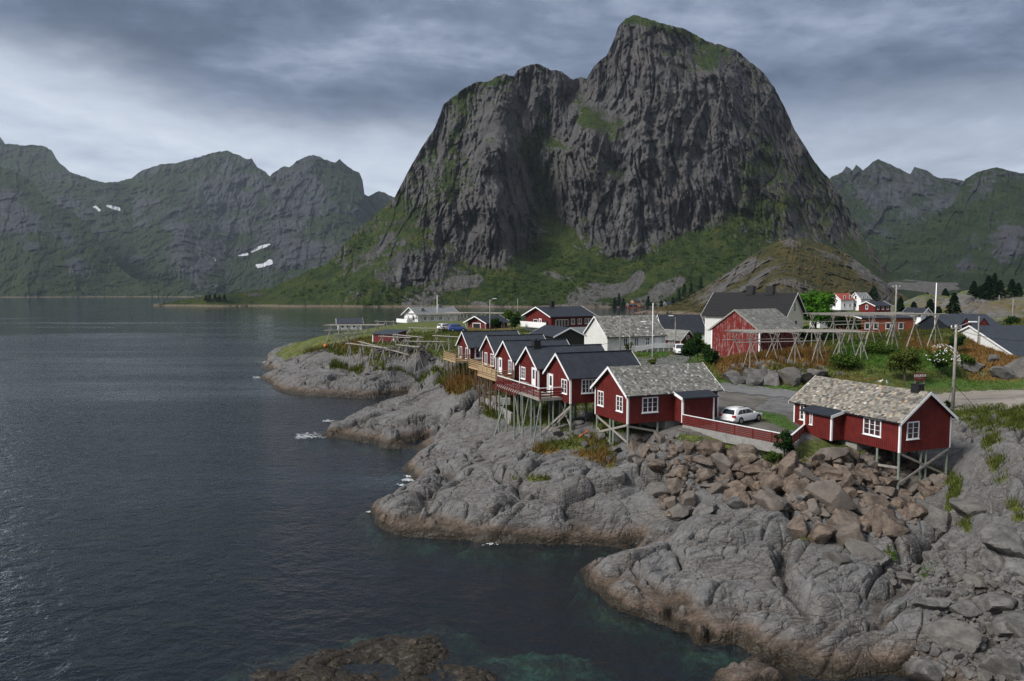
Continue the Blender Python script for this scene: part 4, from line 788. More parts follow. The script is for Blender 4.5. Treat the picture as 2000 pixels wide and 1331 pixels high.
RH=House('red_house','two-storey red house with black roof, white balcony and satellite dish','house',corner(1077,655,167),(-.53,.85),(.85,.53),11,12.2,4.4,2.0)
RH.walls(M_RED,.3); RH.roof(M_ROOFB,oh=.6,og=.8); RH.chimney(4,.9,1.3)
b=MB(); b.box(RH.pt(-.05,-1.6,1.75),RH.ga*11.2,RH.lo*.06,RH.Z*1.2); b.box(RH.pt(-.05,-1.6,1.6),RH.ga*11.2,RH.lo*1.55,RH.Z*.12); b.build('balcony',M_WHITE,RH.root)
b=MB(); b.box(RH.pt(.6,-.06,0),RH.ga*10.4,RH.lo*.055,RH.Z*1.5); b.build('plinth_cladding',M_WHITE,RH.root)
b=MB(); b.box(RH.pt(-.06,5.5,0),RH.lo*6.7,RH.ga*.055,RH.Z*1.7); b.build('plinth_cladding',M_WHITE,RH.root)
RH.window('g',6.6,2.0,1.8,1.5,1,1); RH.door('g',4.6,1.75,1.0,1.9); RH.window('s',3.0,1.7,3.6,1.9,4,1)
for u in (6.2,8.2,10.3,11.4): RH.window('s',u,2.4,1.1,1.3,2,1)
b=MB(); c=RH.pt(1.9,-.25,2.9); b.lathe((0,0,0),[(.05,0),(.35,.05),(.5,.16),(.52,.16)],12); b.V=[c+RH.ga*v.x+RH.Z*v.y-RH.lo*v.z for v in b.V]; b.build('satellite_dish',M_ROOFG,RH.root)
GR_=House('garage','red garage with an open dark doorway and slanted white gable posts','garage',corner(951,650,179),(-.71,.7),(.7,.71),7,7.1,2.55,1.4)
GR_.walls(M_RED,.3); GR_.roof(M_ROOFB,oh=.8,og=1.0)
b=MB(); b.box(GR_.pt(2.4,-.05,0),GR_.ga*2.7,GR_.lo*.045,GR_.Z*2.15); d_=b.build('doorway',M_BLACK,GR_.root)
b=MB(); b.box(GR_.pt(2.25,-.08,0),GR_.ga*.15,GR_.lo*.07,GR_.Z*2.3); b.box(GR_.pt(5.1,-.08,0),GR_.ga*.15,GR_.lo*.07,GR_.Z*2.3); b.box(GR_.pt(2.4,-.08,2.15),GR_.ga*2.7,GR_.lo*.07,GR_.Z*.15); b.build('door_frame',M_WHITE,d_)
for x0,x1 in ((-.3,.2),(7.3,6.8)):
    b=MB(); b.bar(GR_.pt(x0,-.95,2.2),GR_.pt(x1,-.12,0),.14,.1); b.build('gable_post',M_WHITE,GR_.root)
GR_.door('s',5.6,.1,.9,2.0,True)
WL=House('long_white_house','long white house with pale grey roof at the tip of the peninsula','house',corner(816,632,244),(-.66,.75),(.75,.66),8.4,17,3,2.3)
WL.walls(M_WHITE,0); WL.roof(M_ROOFS,oh=.7,og=.9); WL.chimney(3.2,1.2,.9,M_ROOFS,x=2.2,cap=False); WL.chimney(12,1.1,1.0,M_ROOFS,cap=False)
b=MB(); b.box(WL.pt(3,-2.2,.1),WL.ga*7,WL.lo*.1,WL.Z*1.3); b.box(WL.pt(3,-2.2,.1),WL.ga*.1,WL.lo*2.15,WL.Z*1.3); b.build('terrace_screen',M_WHITE,WL.root)
for u in (3,6,9.5,13): WL.window('s',u,.9,1.3,1.3,2,1)
WL.window('g',2.5,.9,1.2,1.5,1,1)
WS=House('small_white_house','small white house with grey-green roof behind the drying racks','house',corner(661,646,206),(-.3,.95),(.95,.3),4,6.6,2.05,1.3)
WS.walls(M_WHITE,0); WS.roof(M_ROOFG,oh=.4,og=.5)
for u in (1.2,2.6,4.4): WS.window('s',u,.7,.8,1.0,1,1)
p=corner(769,671,158); o=thing('red_shed','low red shed with a single-pitch grey roof among the racks','shed',p); A_=Vector((-.9,.43,0)); B_=Vector((.43,.9,0)); Zz=Vector((0,0,1))
b=MB(); b.prism([p-Zz*.4,p+B_*5.1-Zz*.4,p+B_*5.1+Zz*2.5,p+Zz*1.9],A_*5.6); b.build('wall',M_RED,o)
b=MB(); q=p+Zz*1.92-B_*.3-A_*.25; b.prism([q,q+B_*5.8+Zz*.68,q+B_*5.8+Zz*.82,q+Zz*.14],A_*6.1); b.build('roof',M_ROOFG,o)
for x,y in ((0,0),(5.6,0),(0,5.1)):
    b=MB(); b.box(p+A_*(x-.1)+B_*(y-.1)-Zz*.3,A_*.2,B_*.2,Zz*(2.15+y*.115)); b.build('corner_board',M_WHITE,o)
RGS=House('grey_roofed_shed','long white shed with a wide dark grey roof at the edge of the mound','shed',corner(1988,735,112),(-.1,.995),(.995,.1),21,11,2.85,4.5)
RGS.walls(M_WALLW,.3); RGS.roof(M_ROOFG,ribs=0,oh=.3,og=.3)
H_=House('dark_roofed_boathouse','long dark-roofed building with two red dormer gables','boathouse',corner(1850,656,150),(-.1,.995),(.995,.1),9,11.7,2.1,2.2)
H_.walls(M_ROOFB,.3); H_.roof(M_ROOFG,white=False)
for y in (3.6,7.6):
    b=MB(); b.prism([H_.pt(-.6,y-1.1,2.2),H_.pt(-.6,y+1.1,2.2),H_.pt(-.6,y,3.5)],H_.ga*3.4); dm=b.build('dormer',M_RED,H_.root)
    b=MB(); b.prism([H_.pt(-.7,y-1.3,2.1),H_.pt(-.7,y,3.65),H_.pt(-.7,y,3.8),H_.pt(-.7,y-1.45,2.1)],H_.ga*3); b.prism([H_.pt(-.7,y+1.3,2.1),H_.pt(-.7,y,3.65),H_.pt(-.7,y,3.8),H_.pt(-.7,y+1.45,2.1)],H_.ga*3); b.build('dormer_roof',M_ROOFG,dm)
H_=House('brick_house','orange brick house seen through the legs of the high drying rack','house',corner(1683,650,150),(-.15,.99),(.99,.15),8,12,3.0,.6)
H_.walls(M_BRICK,0); H_.roof(M_ROOFG,oh=.3)
for u in (1.2,3.2,6,9): H_.window('s',u,.7,1.1,1.4,1,1)
def far_house(name,label,px,py,Y,w,L,h,r,wall,roof,win=3,ga=(-.3,.95),lo=(.95,.3),cat='house',p=None,rows=1):
    H=House(name,label,cat,p or corner(px,py,Y),ga,lo,w,L,h,r); H.walls(wall,0); H.roof(roof,white=True)
    for q in range(rows):
        for k in range(win): H.window('s',L*(k+.6)/(win+.2),.8+q*2.4,max(.7,L*.09),1.2,1,1)
        H.window('g',w*.5,.9+q*2.4,.9,1.2,1,1)
    return H
far_house('white_cottage','white cottage with a red roof below the rock knoll',1642,606,215,5,4.6,3.2,1.7,M_WHITE,M_ROOFR,2,rows=2)
far_house('tall_white_house','tall white house with grey roof below the rock knoll',1681,607,215,4.2,3.4,3.6,1.7,M_WHITE,M_ROOFS,2,rows=2)
far_house('red_hall','red building with a white window band under a black roof',1709,611,200,6,5.4,1.9,1.1,M_RED,M_ROOFB,3)
far_house('grey_hut','small grey-roofed hut below the bright green tree',1601,641,150,3,3,2.0,1.1,M_WALLW,M_ROOFS,1)
far_house('black_roofed_cottage','cottage with a small white gable and black roof behind the high rack',1798,634,170,4,5,2.2,1.6,M_WHITE,M_ROOFB,2,ga=(.9,.4),lo=(-.4,.9))
def shore_p(px,py): v=on_sheet('main',px,py); return Vector((float(v[0]),float(v[1])-6,max(.8,float(v[2]))))
far_house('orange_house','orange two-storey house with dark roof at the foot of the mountain',0,0,0,8,9,6,2.2,M_ORANGE,M_ROOFB,3,p=shore_p(1236,607),rows=2)
far_house('boathouse','red boathouse with white bargeboards on the shore below the orange house',0,0,0,6,11,2.6,2,M_RED,M_ROOFG,1,p=shore_p(1222,611)-Vector((0,14,0)),cat='boathouse')
far_house('blue_house','grey-blue house under dark firs on the far shore',0,0,0,8,12,3.4,3,M_ROOFS,M_ROOFB,2,p=shore_p(1299,609))
# ---------------------------------------------------------------- yard: fence, roads, car park
def drape(name,label,poly,mat,lift,y0=50,y1=160,soft=0):
    m=inpoly(PXT.ravel()+3*np.sin(YY.ravel()*5),PYT.ravel()+1.0*np.sin(XX.ravel()*3.1),poly)&(YY.ravel()>y0)&(YY.ravel()<y1)
    q=gridfaces(NV,NU,m); 
    if len(q)==0: print('empty drape',name); return
    V=Vt.copy(); V[:,2]+=lift; Vc,qc,_=compact(V,q,{}); return tag(npmesh(name,Vc,[qc],mat,smooth=True),label,None,None,'structure')
m_,g=M('asphalt'); p=g.pos(); n=g.noise(p,.8,5); f=g.noise(p,25,3)
g.out(g.bsdf(g.mix(g.sm(f,.3,.7),g.mix(g.sm(n,.35,.65),(.085,.087,.092),(.13,.13,.132)),(.15,.15,.15)),.85,g.bump(f,.3,.02))); M_ASPH=m_
m_,g=M('gravel'); p=g.pos(); n=g.noise(p,.35,5,.6); f=g.noise(p,14,4,.7); w=g.noise(p,1.3,4)
c=g.mix(g.sm(n,.36,.64),(.10,.092,.08),(.165,.152,.135)); c=g.mix(g.m('MULTIPLY',g.sm(w,.55,.7),.5),c,(.075,.08,.04)); g.out(g.bsdf(g.mix(g.sm(f,.35,.75),g.mix(.5,c,(.03,.03,.03)),c),.95,g.bump(f,.6,.04))); M_GRAV=m_
m_,g=M('pale_gravel'); p=g.pos(); n=g.noise(g.mp(p,(.5,1.4,1)),.22,5,.6); f=g.noise(p,14,4,.7)
c=g.ramp(n,[(.3,(.09,.085,.08)),(.42,(.20,.18,.155)),(.7,(.30,.27,.235))]); g.out(g.bsdf(g.mix(g.sm(f,.3,.7),g.mix(.3,c,(.05,.05,.05)),c),.95,g.bump(f,.6,.04))); M_PGRAV=m_
drape('gravel_yard','grey gravel yard between the two slate-roofed cabins',[(1385,762),(1500,776),(1500,782),(1472,800),(1494,824),(1545,842),(1560,862),(1520,868),(1320,842),(1335,815),(1385,800)],M_GRAV,.03,56,92)
drape('road','narrow asphalt road below the grassy mound',[(1380,750),(1420,748),(1560,765),(1720,778),(1720,790),(1540,779),(1380,762)],M_ASPH,.055,70,100)
drape('gravel_turning_place','pale sandy gravel turning place behind the utility pole',[(1790,776),(1870,766),(1960,762),(2050,766),(2050,800),(1960,803),(1880,803),(1800,796)],M_PGRAV,.045,65,100)
drape('village_road','asphalt lane curving through the village',[(1225,700),(1290,700),(1318,692),(1345,692),(1352,700),(1335,712),(1320,730),(1235,735),(1205,705)],M_ASPH,.05,90,150)
F0=C1.pt(-1.34,5.0,-.15); F1=V3(1545,872,59.5); F2=C2.pt(-1.55,9.0,.02)
o=thing('slatted_fence','red slatted fence with a white cap on a concrete kerb round the parking yard','fence',F0)
for a,bb in ((F0,F1),(F1,F2)):
    L=(bb-a).length; e=(bb-a)/L; z=Vector((0,0,1))
    m=MB()
    for k in range(5): m.bar(a+z*(.10+.17*k),bb+z*(.10+.17*k),.03,.125)
    m.build('slat_panel',M_RED,o)
    m=MB(); m.bar(a+z*.93,bb+z*.93,.16,.05); m.build('fence_cap',M_WHITE,o)
    m=MB(); m.bar(a-z*.42,bb-z*.42,.24,.80); m.build('kerb',M_CONC,o)
    n=max(2,round(L/1.7))
    for k in range(n+1): 
        m=MB(); q=a+e*(L*k/n); m.box(q-Vector((.05,.02,0)),(.1,0,0),(0,.1,0),(0,0,.9)); m.build('fence_post',M_RED,o)
# ---------------------------------------------------------------- cars
def car_paint(n,c): 
    m,g=M(n); g.out(g('BsdfPrincipled',{'Base Color':(*c,1),'Roughness':.28,'Coat Weight':.6,'Coat Roughness':.08,'Specular IOR Level':.5})); return m
CW=car_paint('white_car_paint',(.74,.75,.76)); CB=car_paint('blue_car_paint',(.012,.055,.27)); CT_=car_paint('teal_car_paint',(.02,.12,.22))
M_LAMP=flat('red_lamp_glass',(.35,.012,.012),.25,.05,5,0,spec=.6); M_HEADL=flat('headlamp_glass',(.55,.57,.6),.15,.05,5,0,spec=.7)
def car(name,label,pos,head,paint,L=4.65,Wd=1.81,Hh=1.48,kind='estate',cat='car'):
    hd=Vector((*head,0)).normalized(); sd_=Vector((hd.y,-hd.x,0)); z=Vector((0,0,1)); c=thing(name,label,cat,pos)
    P=lambda x,y,zz: Vector(pos)+hd*x+sd_*y+z*zz
    ws={'estate':(3.25,2.45,.35,.0),'suv':(3.2,2.5,.35,.05),'van':(3.45,2.9,.10,.06)}[kind]; wl=L/4.65
    xw0,xw1,xr,dr=(v*wl for v in ws)          # windscreen foot, windscreen head, rear roof edge
    s=Hh/1.48; belt=.92*s; hood=.93*s
    # body: stations along x, ring of half widths
    st=[(0,.42,.72,.80),(.06,.30,belt-.04,.93),(.45*wl,.20,belt,1.0),(1.2*wl,.19,belt,1.0),(2.4*wl,.19,belt-.01,1.0),(xw0,.19,belt-.03,.99),(3.9*wl,.20,.84*s,.965),(4.4*wl,.26,.74*s,.86),(L,.36,.60*s,.66)]
    m=MB(); V=[];n=8
    for x,zb,zt,k in st:
        h=Wd/2*k
        V+=[P(x,-h*.82,zb),P(x,-h*.98,zb+.12),P(x,-h,(zb+zt)/2),P(x,-h*.93,zt),P(x,h*.93,zt),P(x,h,(zb+zt)/2),P(x,h*.98,zb+.12),P(x,h*.82,zb)]
    F=[(i*n+k,i*n+(k+1)%n,(i+1)*n+(k+1)%n,(i+1)*n+k) for i in range(len(st)-1) for k in range(n)]+[tuple(range(n)),tuple((len(st)-1)*n+k for k in range(n))]
    m.add(V,F)
    # greenhouse with pillars
    rb=Wd/2*.90; rt=Wd/2*.70; zt=Hh
    g0=[(xr*.25+.04,belt-.05,rb),(xr+.12,zt-.10,rt*.97),(xr+.55,zt-.015,rt),(xw1-.35,zt,rt),(xw1,zt-.07,rt*.97),(xw0+.02,belt-.06,rb*.98)]
    V=[];
    for x,zz_,h in g0: V+=[P(x,-h,zz_),P(x,h,zz_)]
    base=[P(x,sg*rb,belt-.06) for x in (xr+.12,xr+.55,xw1-.35,xw1) for sg in (-1,1)]
    V+=base
    F=[(0,1,3,2),(2,3,5,4),(4,5,7,6),(6,7,9,8),(8,9,11,10)]
    for sg in (0,1): F+=[(0+sg,12+sg,2+sg),(2+sg,12+sg,14+sg,4+sg),(4+sg,14+sg,16+sg,6+sg),(6+sg,16+sg,18+sg,8+sg),(8+sg,18+sg,10+sg)]
    m.add(V,F); bd=m.build('body',paint,c,smooth=False)
    bmod=bd.modifiers.new('bevel','BEVEL'); bmod.width=.045; bmod.segments=2; bmod.limit_method='ANGLE'; bmod.angle_limit=R(22)
    for p in bd.data.polygons: p.use_smooth=True
    def quad(nm,pts,mat,off,par=None):
        nn=(pts[1]-pts[0]).cross(pts[-1]-pts[0]).normalized(); cc=sum(pts,Vector())/len(pts)
        if nn.dot(cc-P(L/2,0,.75))<0: nn=-nn
        q=MB(); q.prism([v+nn*.002 for v in pts],nn*off); return q.build(nm,mat,par or c)
    lerp=lambda a,b,t: a+(b-a)*t
    for sg in (-1,1):
        B=lambda x: P(x,sg*(rb-.004),belt+.02); T=lambda x,zz_: P(x,sg*(rt+ (rb-rt)*(zt-zz_)/(zt-belt)+.004),zz_)
        xs=[xr*.25+.42,xr+1.0,lerp(xr,xw0,.53),xw0-.12]; zt2=zt-.17
        quad('side_window',[B(xs[0]),B(xs[1]-.05),T(xs[1]-.05,zt2),T(xr+.62,zt2-.02)],M_GLASS,.012)
        quad('side_window',[B(xs[1]+.03),B(xs[2]-.05),T(xs[2]-.05,zt2),T(xs[1]+.03,zt2)],M_GLASS,.012)
        quad('side_window',[B(xs[2]+.03),B(xs[3]-.05),T(xw1-.05,zt2-.01),T(xs[2]+.03,zt2)],M_GLASS,.012)
    yb=rb*.86; yt=rt*.86
    def on(a,b,t,y): return Vector(P(lerp(a[0],b[0],t),y,lerp(a[1],b[1],t)))
    quad('rear_window',[on(g0[0],g0[1],.12,-yb),on(g0[0],g0[1],.12,yb),on(g0[0],g0[1],.92,yt),on(g0[0],g0[1],.92,-yt)],M_GLASS,.012)
    quad('windscreen',[on(g0[5],g0[4],.06,-yb),on(g0[5],g0[4],.06,yb),on(g0[5],g0[4],.95,yt),on(g0[5],g0[4],.95,-yt)],M_GLASS,.012)
    wr=.33*max(s,1); 
    for x in (.95*wl,3.72*wl):
        for sg in (-1,1):
            q=MB(); q.cyl(P(x,sg*(Wd/2-.24),wr),P(x,sg*(Wd/2*1.0+.006),wr),wr*1.13,wr*1.13,20); q.build('wheel_arch',M_BLACK,bd)
            q=MB(); q.cyl(P(x,sg*(Wd/2-.20),wr),P(x,sg*(Wd/2+.02),wr),wr,wr*.97,20); w=q.build('wheel',M_TYRE,c)
            q=MB(); q.cyl(P(x,sg*(Wd/2+.0),wr),P(x,sg*(Wd/2+.032),wr),wr*.64,wr*.60,12)
            q.build('rim',M_METAL,w)
    for sg in (-1,1):
        q=MB(); q.box(P(-.03,sg*Wd*.40-.17,.70*s),hd*.22,sd_*.34,z*.20); q.build('tail_light',M_LAMP,c,bev=.02)
        q=MB(); q.box(P(L-.34,sg*Wd*.345-.17,.58*s),hd*.26,sd_*.34,z*.13); q.build('headlight',M_HEADL,c,bev=.02)
        q=MB(); q.box(P(xw0-.42,sg*(Wd/2+.08)-.09,belt+.02),hd*.12,sd_*.18,z*.13); q.build('wing_mirror',paint,c,bev=.02)
        if kind!='van':
            q=MB(); q.bar(P(xr+.5,sg*rt*.93,zt+.045),P(xw1-.1,sg*rt*.93,zt+.02),.04,.035); q.build('roof_rail',M_BLACK,c)
    q=MB(); q.box(P(-.012,-.26,.62*s),hd*.02,sd_*.52,z*.11); q.build('number_plate',M_WHITE,c)
    q=MB(); q.box(P(L-.03,-Wd*.24,.46*s),hd*.035,sd_*Wd*.48,z*.16); q.build('grille',M_BLACK,c)
    q=MB(); q.box(P(-.02,-Wd*.42,.36),hd*.1,sd_*Wd*.84,z*.14); q.build('bumper',M_BLACK if kind=='van' else paint,c,bev=.02)
    return c
def ground_pt(px,py,y0=31,y1=340): 
    v=hit(px,py,y0,y1); return v
v=V3(1419,834,66.2); v.z=gz(v.x+1.5,v.y+1)+.12; 
car('estate_car','white estate car parked behind the red slatted fence',tuple(v),(.80,.60),CW)
def park(name,label,px,py,Y,head,paint,**k):
    q=V3(px,py,Y); q.z=gz(q.x,q.y)+.05; L=k.get('L',4.65); h=Vector((*head,0)).normalized(); q-=h*(L/2); return car(name,label,tuple(q),head,paint,**k)
park('sport_utility_car','white off-road car driving towards the viewer on the village lane',1327,693,124,(-.12,-1),CW,kind='suv',Hh=1.72,Wd=1.92,L=4.6)
park('sport_utility_car','white off-road car parked beside the blue van',871,652,177,(.75,.66),CW,kind='suv',Hh=1.65,L=4.5)
park('delivery_van','blue delivery van parked on the gravel by the racks',893,653,173,(.95,.30),CB,kind='van',Hh=1.82,L=4.4,cat='van')
park('hatchback','blue car half hidden behind the ridge of the plain black roof',1213,694,112,(-1,.12),CT_,L=4.2)
# ---------------------------------------------------------------- poles and wires
def pole(name,label,px,ytop,Y,ybase,r,mat,cat,lamp=None,arm=None,group=None):
    b=V3(px,ybase,Y); b.z=gz(b.x,b.y); t=V3(px,ytop,Y); t.x,t.y=b.x,b.y
    o=thing(name,label,cat,b,group); m=MB(); m.cyl((b.x,b.y,b.z-.5),t,r,r*.7,9); m.build('shaft',mat,o,smooth=True)
    if lamp:
        e=t+Vector((lamp,-.3,.25)); m=MB(); m.bar(t-Vector((0,0,.3)),e,.07); m.build('lamp_arm',M_METAL,o)
        m=MB(); m.box(e-Vector((.1 if lamp>0 else .75,.12,.05)),(.85,0,0),(0,.26,0),(0,0,.14)); m.build('lamp_head',M_WHITE,o,bev=.03)
    if arm:
        m=MB(); m.box(t+Vector((-arm,-.06,-.45)),(2*arm,0,0),(0,.1,0),(0,0,.12)); m.build('crossarm',M_GREYW,o)
        for dx in (-arm*.9,-.1,arm*.9):
            m=MB(); m.lathe(t+Vector((dx,0,-.33)),[(.03,0),(.07,.05),(.05,.12),(.07,.16),(.03,.22)],8); m.build('insulator',M_WHITE,o)
    return o,t
PO,PT=pole('utility_pole','tall grey wooden utility pole with crossarm and lamp at the gravel turning place',1861,634,75,793,.17,M_GREYW,'pole',lamp=1.2,arm=.55)
_,P2=pole('utility_pole','thin grey pole by the ramp of the white boarded house',1230,632,112,705,.10,M_GREYW,'pole',lamp=1.7)
_,P3_=pole('utility_pole','bare grey pole against the slate roof of the white boarded house',1211,616,118,690,.10,M_GREYW,'pole')
_,P4=pole('street_lamp','slim lamp post beside the small red cottage',1318,620,128,690,.09,M_GREYW,'lamp',lamp=-.5)
_,P5=pole('street_lamp','tall lamp post standing in front of the red garage',957,586,165,654,.16,M_GREYW,'lamp',lamp=.8)
pole('flagpole','white flagpole in front of the white boarded house',1274,592,116,696,.085,M_WHITE,'flagpole')
pole('flagpole','tall white flagpole rising behind the high drying rack',1825,553,118,655,.10,M_WHITE,'flagpole')
pole('utility_pole','thick wooden pole rising behind the high drying rack',1748,557,150,640,.20,M_GREYW,'pole',arm=.8)
pole('utility_pole','grey pole in front of the dark-roofed boathouse',1910,618,120,668,.12,M_GREYW,'pole')
pole('utility_pole','grey pole on the heath slope near the big dark firs',1951,577,200,597,.12,M_GREYW,'pole')
pole('utility_pole','grey pole standing above a round dark shrub on the heath',1978,585,165,608,.12,M_GREYW,'pole')
pole('utility_pole','pole standing behind the garage by the shore',1011,584,230,632,.14,M_GREYW,'pole')
_,PF=pole('flagpole','flagpole with a limp pennant beside the pale grey roof',854,577,250,620,.12,M_WHITE,'flagpole')
m=MB(); m.add([PF,PF+Vector((.25,0,-.3)),PF+Vector((.2,.05,-3.6)),PF+Vector((0,0,-3.2))],[(0,1,2,3)]); m.build('pennant',M_ROOFR,_)
def cable(label,a,b,sag,group=None):
    a,b=Vector(a),Vector(b); m=MB(); n=24; P=[a.lerp(b,i/n)-Vector((0,0,sag*4*(i/n)*(1-i/n))) for i in range(n+1)]
    for p,q in zip(P,P[1:]): m.cyl(p,q,.022,.022,4)
    return simple(m,'overhead_cable',label,'cable',M_CABLE,a)
cable('overhead cable from the wooden pole past the barn to the village',PT-Vector((0,0,.6)),V3(1318,628,128),2.2)
cable('overhead cable from the wooden pole across the grey-roofed shed',PT-Vector((0,0,.5)),V3(2080,662,62),.6)
cable('overhead cable from the thin pole down to the ribbed grey roof',P2-Vector((0,0,.5)),C4.pt(2.6,8.6,4.8),.8)
cable('overhead cable from the thin pole to the lamp post by the cottage',P2-Vector((0,0,.4)),P4-Vector((0,0,.5)),.9)
for dx,lb in ((-1.3,'left'),(1.9,'right')):
    e=Vector((PT.x+dx,PT.y-.8,gz(PT.x+dx,PT.y-.8))); m=MB(); m.cyl(PT-Vector((0,0,6.3)),e,.025,.025,5); simple(m,'guy_wire','steel guy wire on the '+('roof side' if dx<0 else 'tyre side')+' of the tall wooden pole','wire',M_CABLE,e)
# sign
sp=V3(1797,737,88); o=thing('shop_sign','dark red board with white lettering standing in the grass by a bush','sign',Vector((sp.x,sp.y,gz(sp.x,sp.y))))
e=Vector((.955,.295,0)); n_=Vector((.295,-.955,0)); z=Vector((0,0,1)); m=MB(); m.box(sp-e*.82-z*.42,e*1.64,-n_*.05,z*.92); bd=m.build('board',flat('sign_red',(.14,.022,.022),.6,.2,4),o)
for k in (-.7,.7):
    m=MB(); q=sp+e*k-n_*.06; m.bar(q+z*.3,Vector((q.x,q.y,gz(q.x,q.y)-.3)),.07); m.build('post',M_GREYW,o)
tc=bpy.data.curves.new('lettering','FONT'); tc.body='KRUKKA'; tc.size=.48; tc.align_x='CENTER'; tc.extrude=.004
to=bpy.data.objects.new('lettering',tc); COL.objects.link(to); dg=bpy.context.evaluated_depsgraph_get(); me=bpy.data.meshes.new_from_object(to.evaluated_get(dg)); bpy.data.objects.remove(to)
me.materials.clear(); me.materials.append(M_WHITE); to=bpy.data.objects.new('lettering',me); COL.objects.link(to); to.parent=bd
Mx=Matrix((e,z,n_)).transposed().to_4x4(); Mx.translation=(sp+n_*.012+z*.02)-parent_world(o); to.matrix_local=Mx
m=MB()
for k in range(8): m.box(sp+e*(-.38+k*.095)-z*.2+n_*.006,e*.055,n_*.006,z*.075)
m.build('small_lettering',M_GREYW,bd)
# tyre, plank, blocks, walls
c=V3(1890,812,69); c.z=gz(c.x,c.y)-.1; m=MB(); n=20
for i in range(n):
    a0,a1=i*math.tau/n,(i+1)*math.tau/n; m.cyl(c+Vector((.82*math.cos(a0),.1*math.cos(a0),.75*math.sin(a0)+.05)),c+Vector((.82*math.cos(a1),.1*math.cos(a1),.75*math.sin(a1)+.05)),.11,.11,8)
simple(m,'tyre','black tyre half sunk in the grass above the cliff','tyre',M_TYRE,c,smooth=True)
a=V3(1130,847,68); b2=V3(1150,832,69.5); a.z=gz(a.x,a.y)+.12; b2.z=gz(b2.x,b2.y)+.35; m=MB(); m.bar(a,b2,.12,.05); simple(m,'plank','orange plank lying on rocks under the plain black-roofed cabin','plank',M_PLASTIC,a)
m=MB(); A=V3(948,775,93); Bq=V3(1000,792,84); A.z=gz(A.x,A.y)+.4; Bq.z=gz(Bq.x,Bq.y)+.4; m.bar(A,Bq,.3,1.5); simple(m,'retaining_wall','low concrete retaining wall below the pale wooden deck','wall',M_CONC,A-Vector((0,0,.5)))
for k,(x,y) in enumerate(((970,775),(987,779))):
    q=V3(x,y,88-k*2); q.z=max(gz(q.x,q.y),q.z-.4); m=MB(); m.box(q-Vector((.6,.4,.3)),(1.2,0,0),(0,.8,0),(0,0,.75)); simple(m,'concrete_block','square concrete block '+('nearer the pale deck stilts' if k==0 else 'nearer the red-railed deck')+' above the retaining wall','block',M_CONC,q)
m=MB(); rn=random.Random(5)
for k in range(340):
    t=rn.random(); px=733+t*140; Y=150-5*t; q=V3(px,700,Y); q.z=gz(q.x,q.y)+rn.random()*1.6-.2; s=rn.uniform(.25,.6); h=Vector((rn.uniform(-.1,.1),rn.uniform(-.4,.4),0))
    m.box(q+h-Vector((s/2,.3,.1)),(s,rn.uniform(-.1,.1),rn.uniform(-.05,.05)),(0,.6,0),(0,0,rn.uniform(.14,.28)))
q=V3(800,712,148); q.z=gz(q.x,q.y); simple(m,'dry_stone_wall','grey dry stone wall below the drying racks on the peninsula','wall',M_STONE,q)
# ---------------------------------------------------------------- stockfish drying racks
def down(p,e=.3): return Vector((p.x,p.y,gz(p.x,p.y)-e))
def plat_rack(label,A,Bv,width,ztop,nst,npole,seed,xh=1.5,second=True,thin=.06):
    rn=random.Random(seed); A=Vector(A); Bv=Vector(Bv); A.z=Bv.z=ztop; ax=(Bv-A); L=ax.length; ax/=L; pr=Vector((-ax.y,ax.x,0)); z=Vector((0,0,1))
    o=thing('drying_rack',label,'rack',Vector((A.x,A.y,gz(A.x,A.y))),'wooden fish drying racks')
    for i in range(nst):
        s=L*(i+.4)/(nst-.2); m=MB()
        for wv in (0.0,width):
            t=A+ax*s+pr*wv-z*.08; 
            for sg in (-1,1):
                foot=down(t+ax*(sg*xh*rn.uniform(.8,1.15))+pr*rn.uniform(-.3,.3)); m.cyl(foot,t-ax*(sg*.45)+z*.05,thin*1.15,thin*.85,5)
            if rn.random()<.7: m.cyl(down(t+pr*rn.uniform(-.2,.2)),t,thin,thin*.8,5)
        m.cyl(A+ax*s-pr*.4-z*.12,A+ax*s+pr*(width+.4)-z*.12,thin,thin*.8,5)
        m.build('trestle',M_GREYW,o)
    for i in range(npole):
        wv=-.3+(width+.6)*i/(npole-1); a0=rn.uniform(-1.2,1.0); a1=L+rn.uniform(-1.4,1.2); cut=rn.uniform(.3,.7)*L
        for u0,u1 in ((a0,cut+.5),(cut-.4,a1)):
            m=MB(); m.cyl(A+ax*u0+pr*(wv+rn.uniform(-.08,.08))+z*rn.uniform(0,.10),A+ax*u1+pr*(wv+rn.uniform(-.08,.08))+z*rn.uniform(0,.10),thin,thin*.7,5); m.build('pole',M_GREYW,o)
    if second:
        for wv in (0,width):
            m=MB(); m.cyl(A-ax*.6+pr*wv-z*1.3,A+ax*(L*.62)+pr*wv-z*1.15,thin,thin*.8,5); m.build('brace_pole',M_GREYW,o)
    return o
plat_rack('wide drying rack of pale poles standing before the weathered red barn',at(1448,650,95.2),at(1700,650,97),5,14.4,6,15,1,xh=1.1,thin=.068)
plat_rack('high drying rack of pale poles on top of the grassy mound',at(1640,615,100),at(1845,615,104),8,16.55,5,14,2,xh=1.5,thin=.075)
plat_rack('long drying rack in front of the pale grey roofed house',at(800,615,215),at(905,615,222),5,12.9,7,10,3,xh=1.0,thin=.075)
plat_rack('long low drying rack behind the red garage',at(870,613,228),at(992,613,222),5,12.9,7,9,4,xh=1.0,thin=.075,second=False)
plat_rack('drying rack at the seaward end, beside the small white house',at(636,641,184),at(742,640,186),4,11.0,6,9,5,xh=1.0,thin=.085)
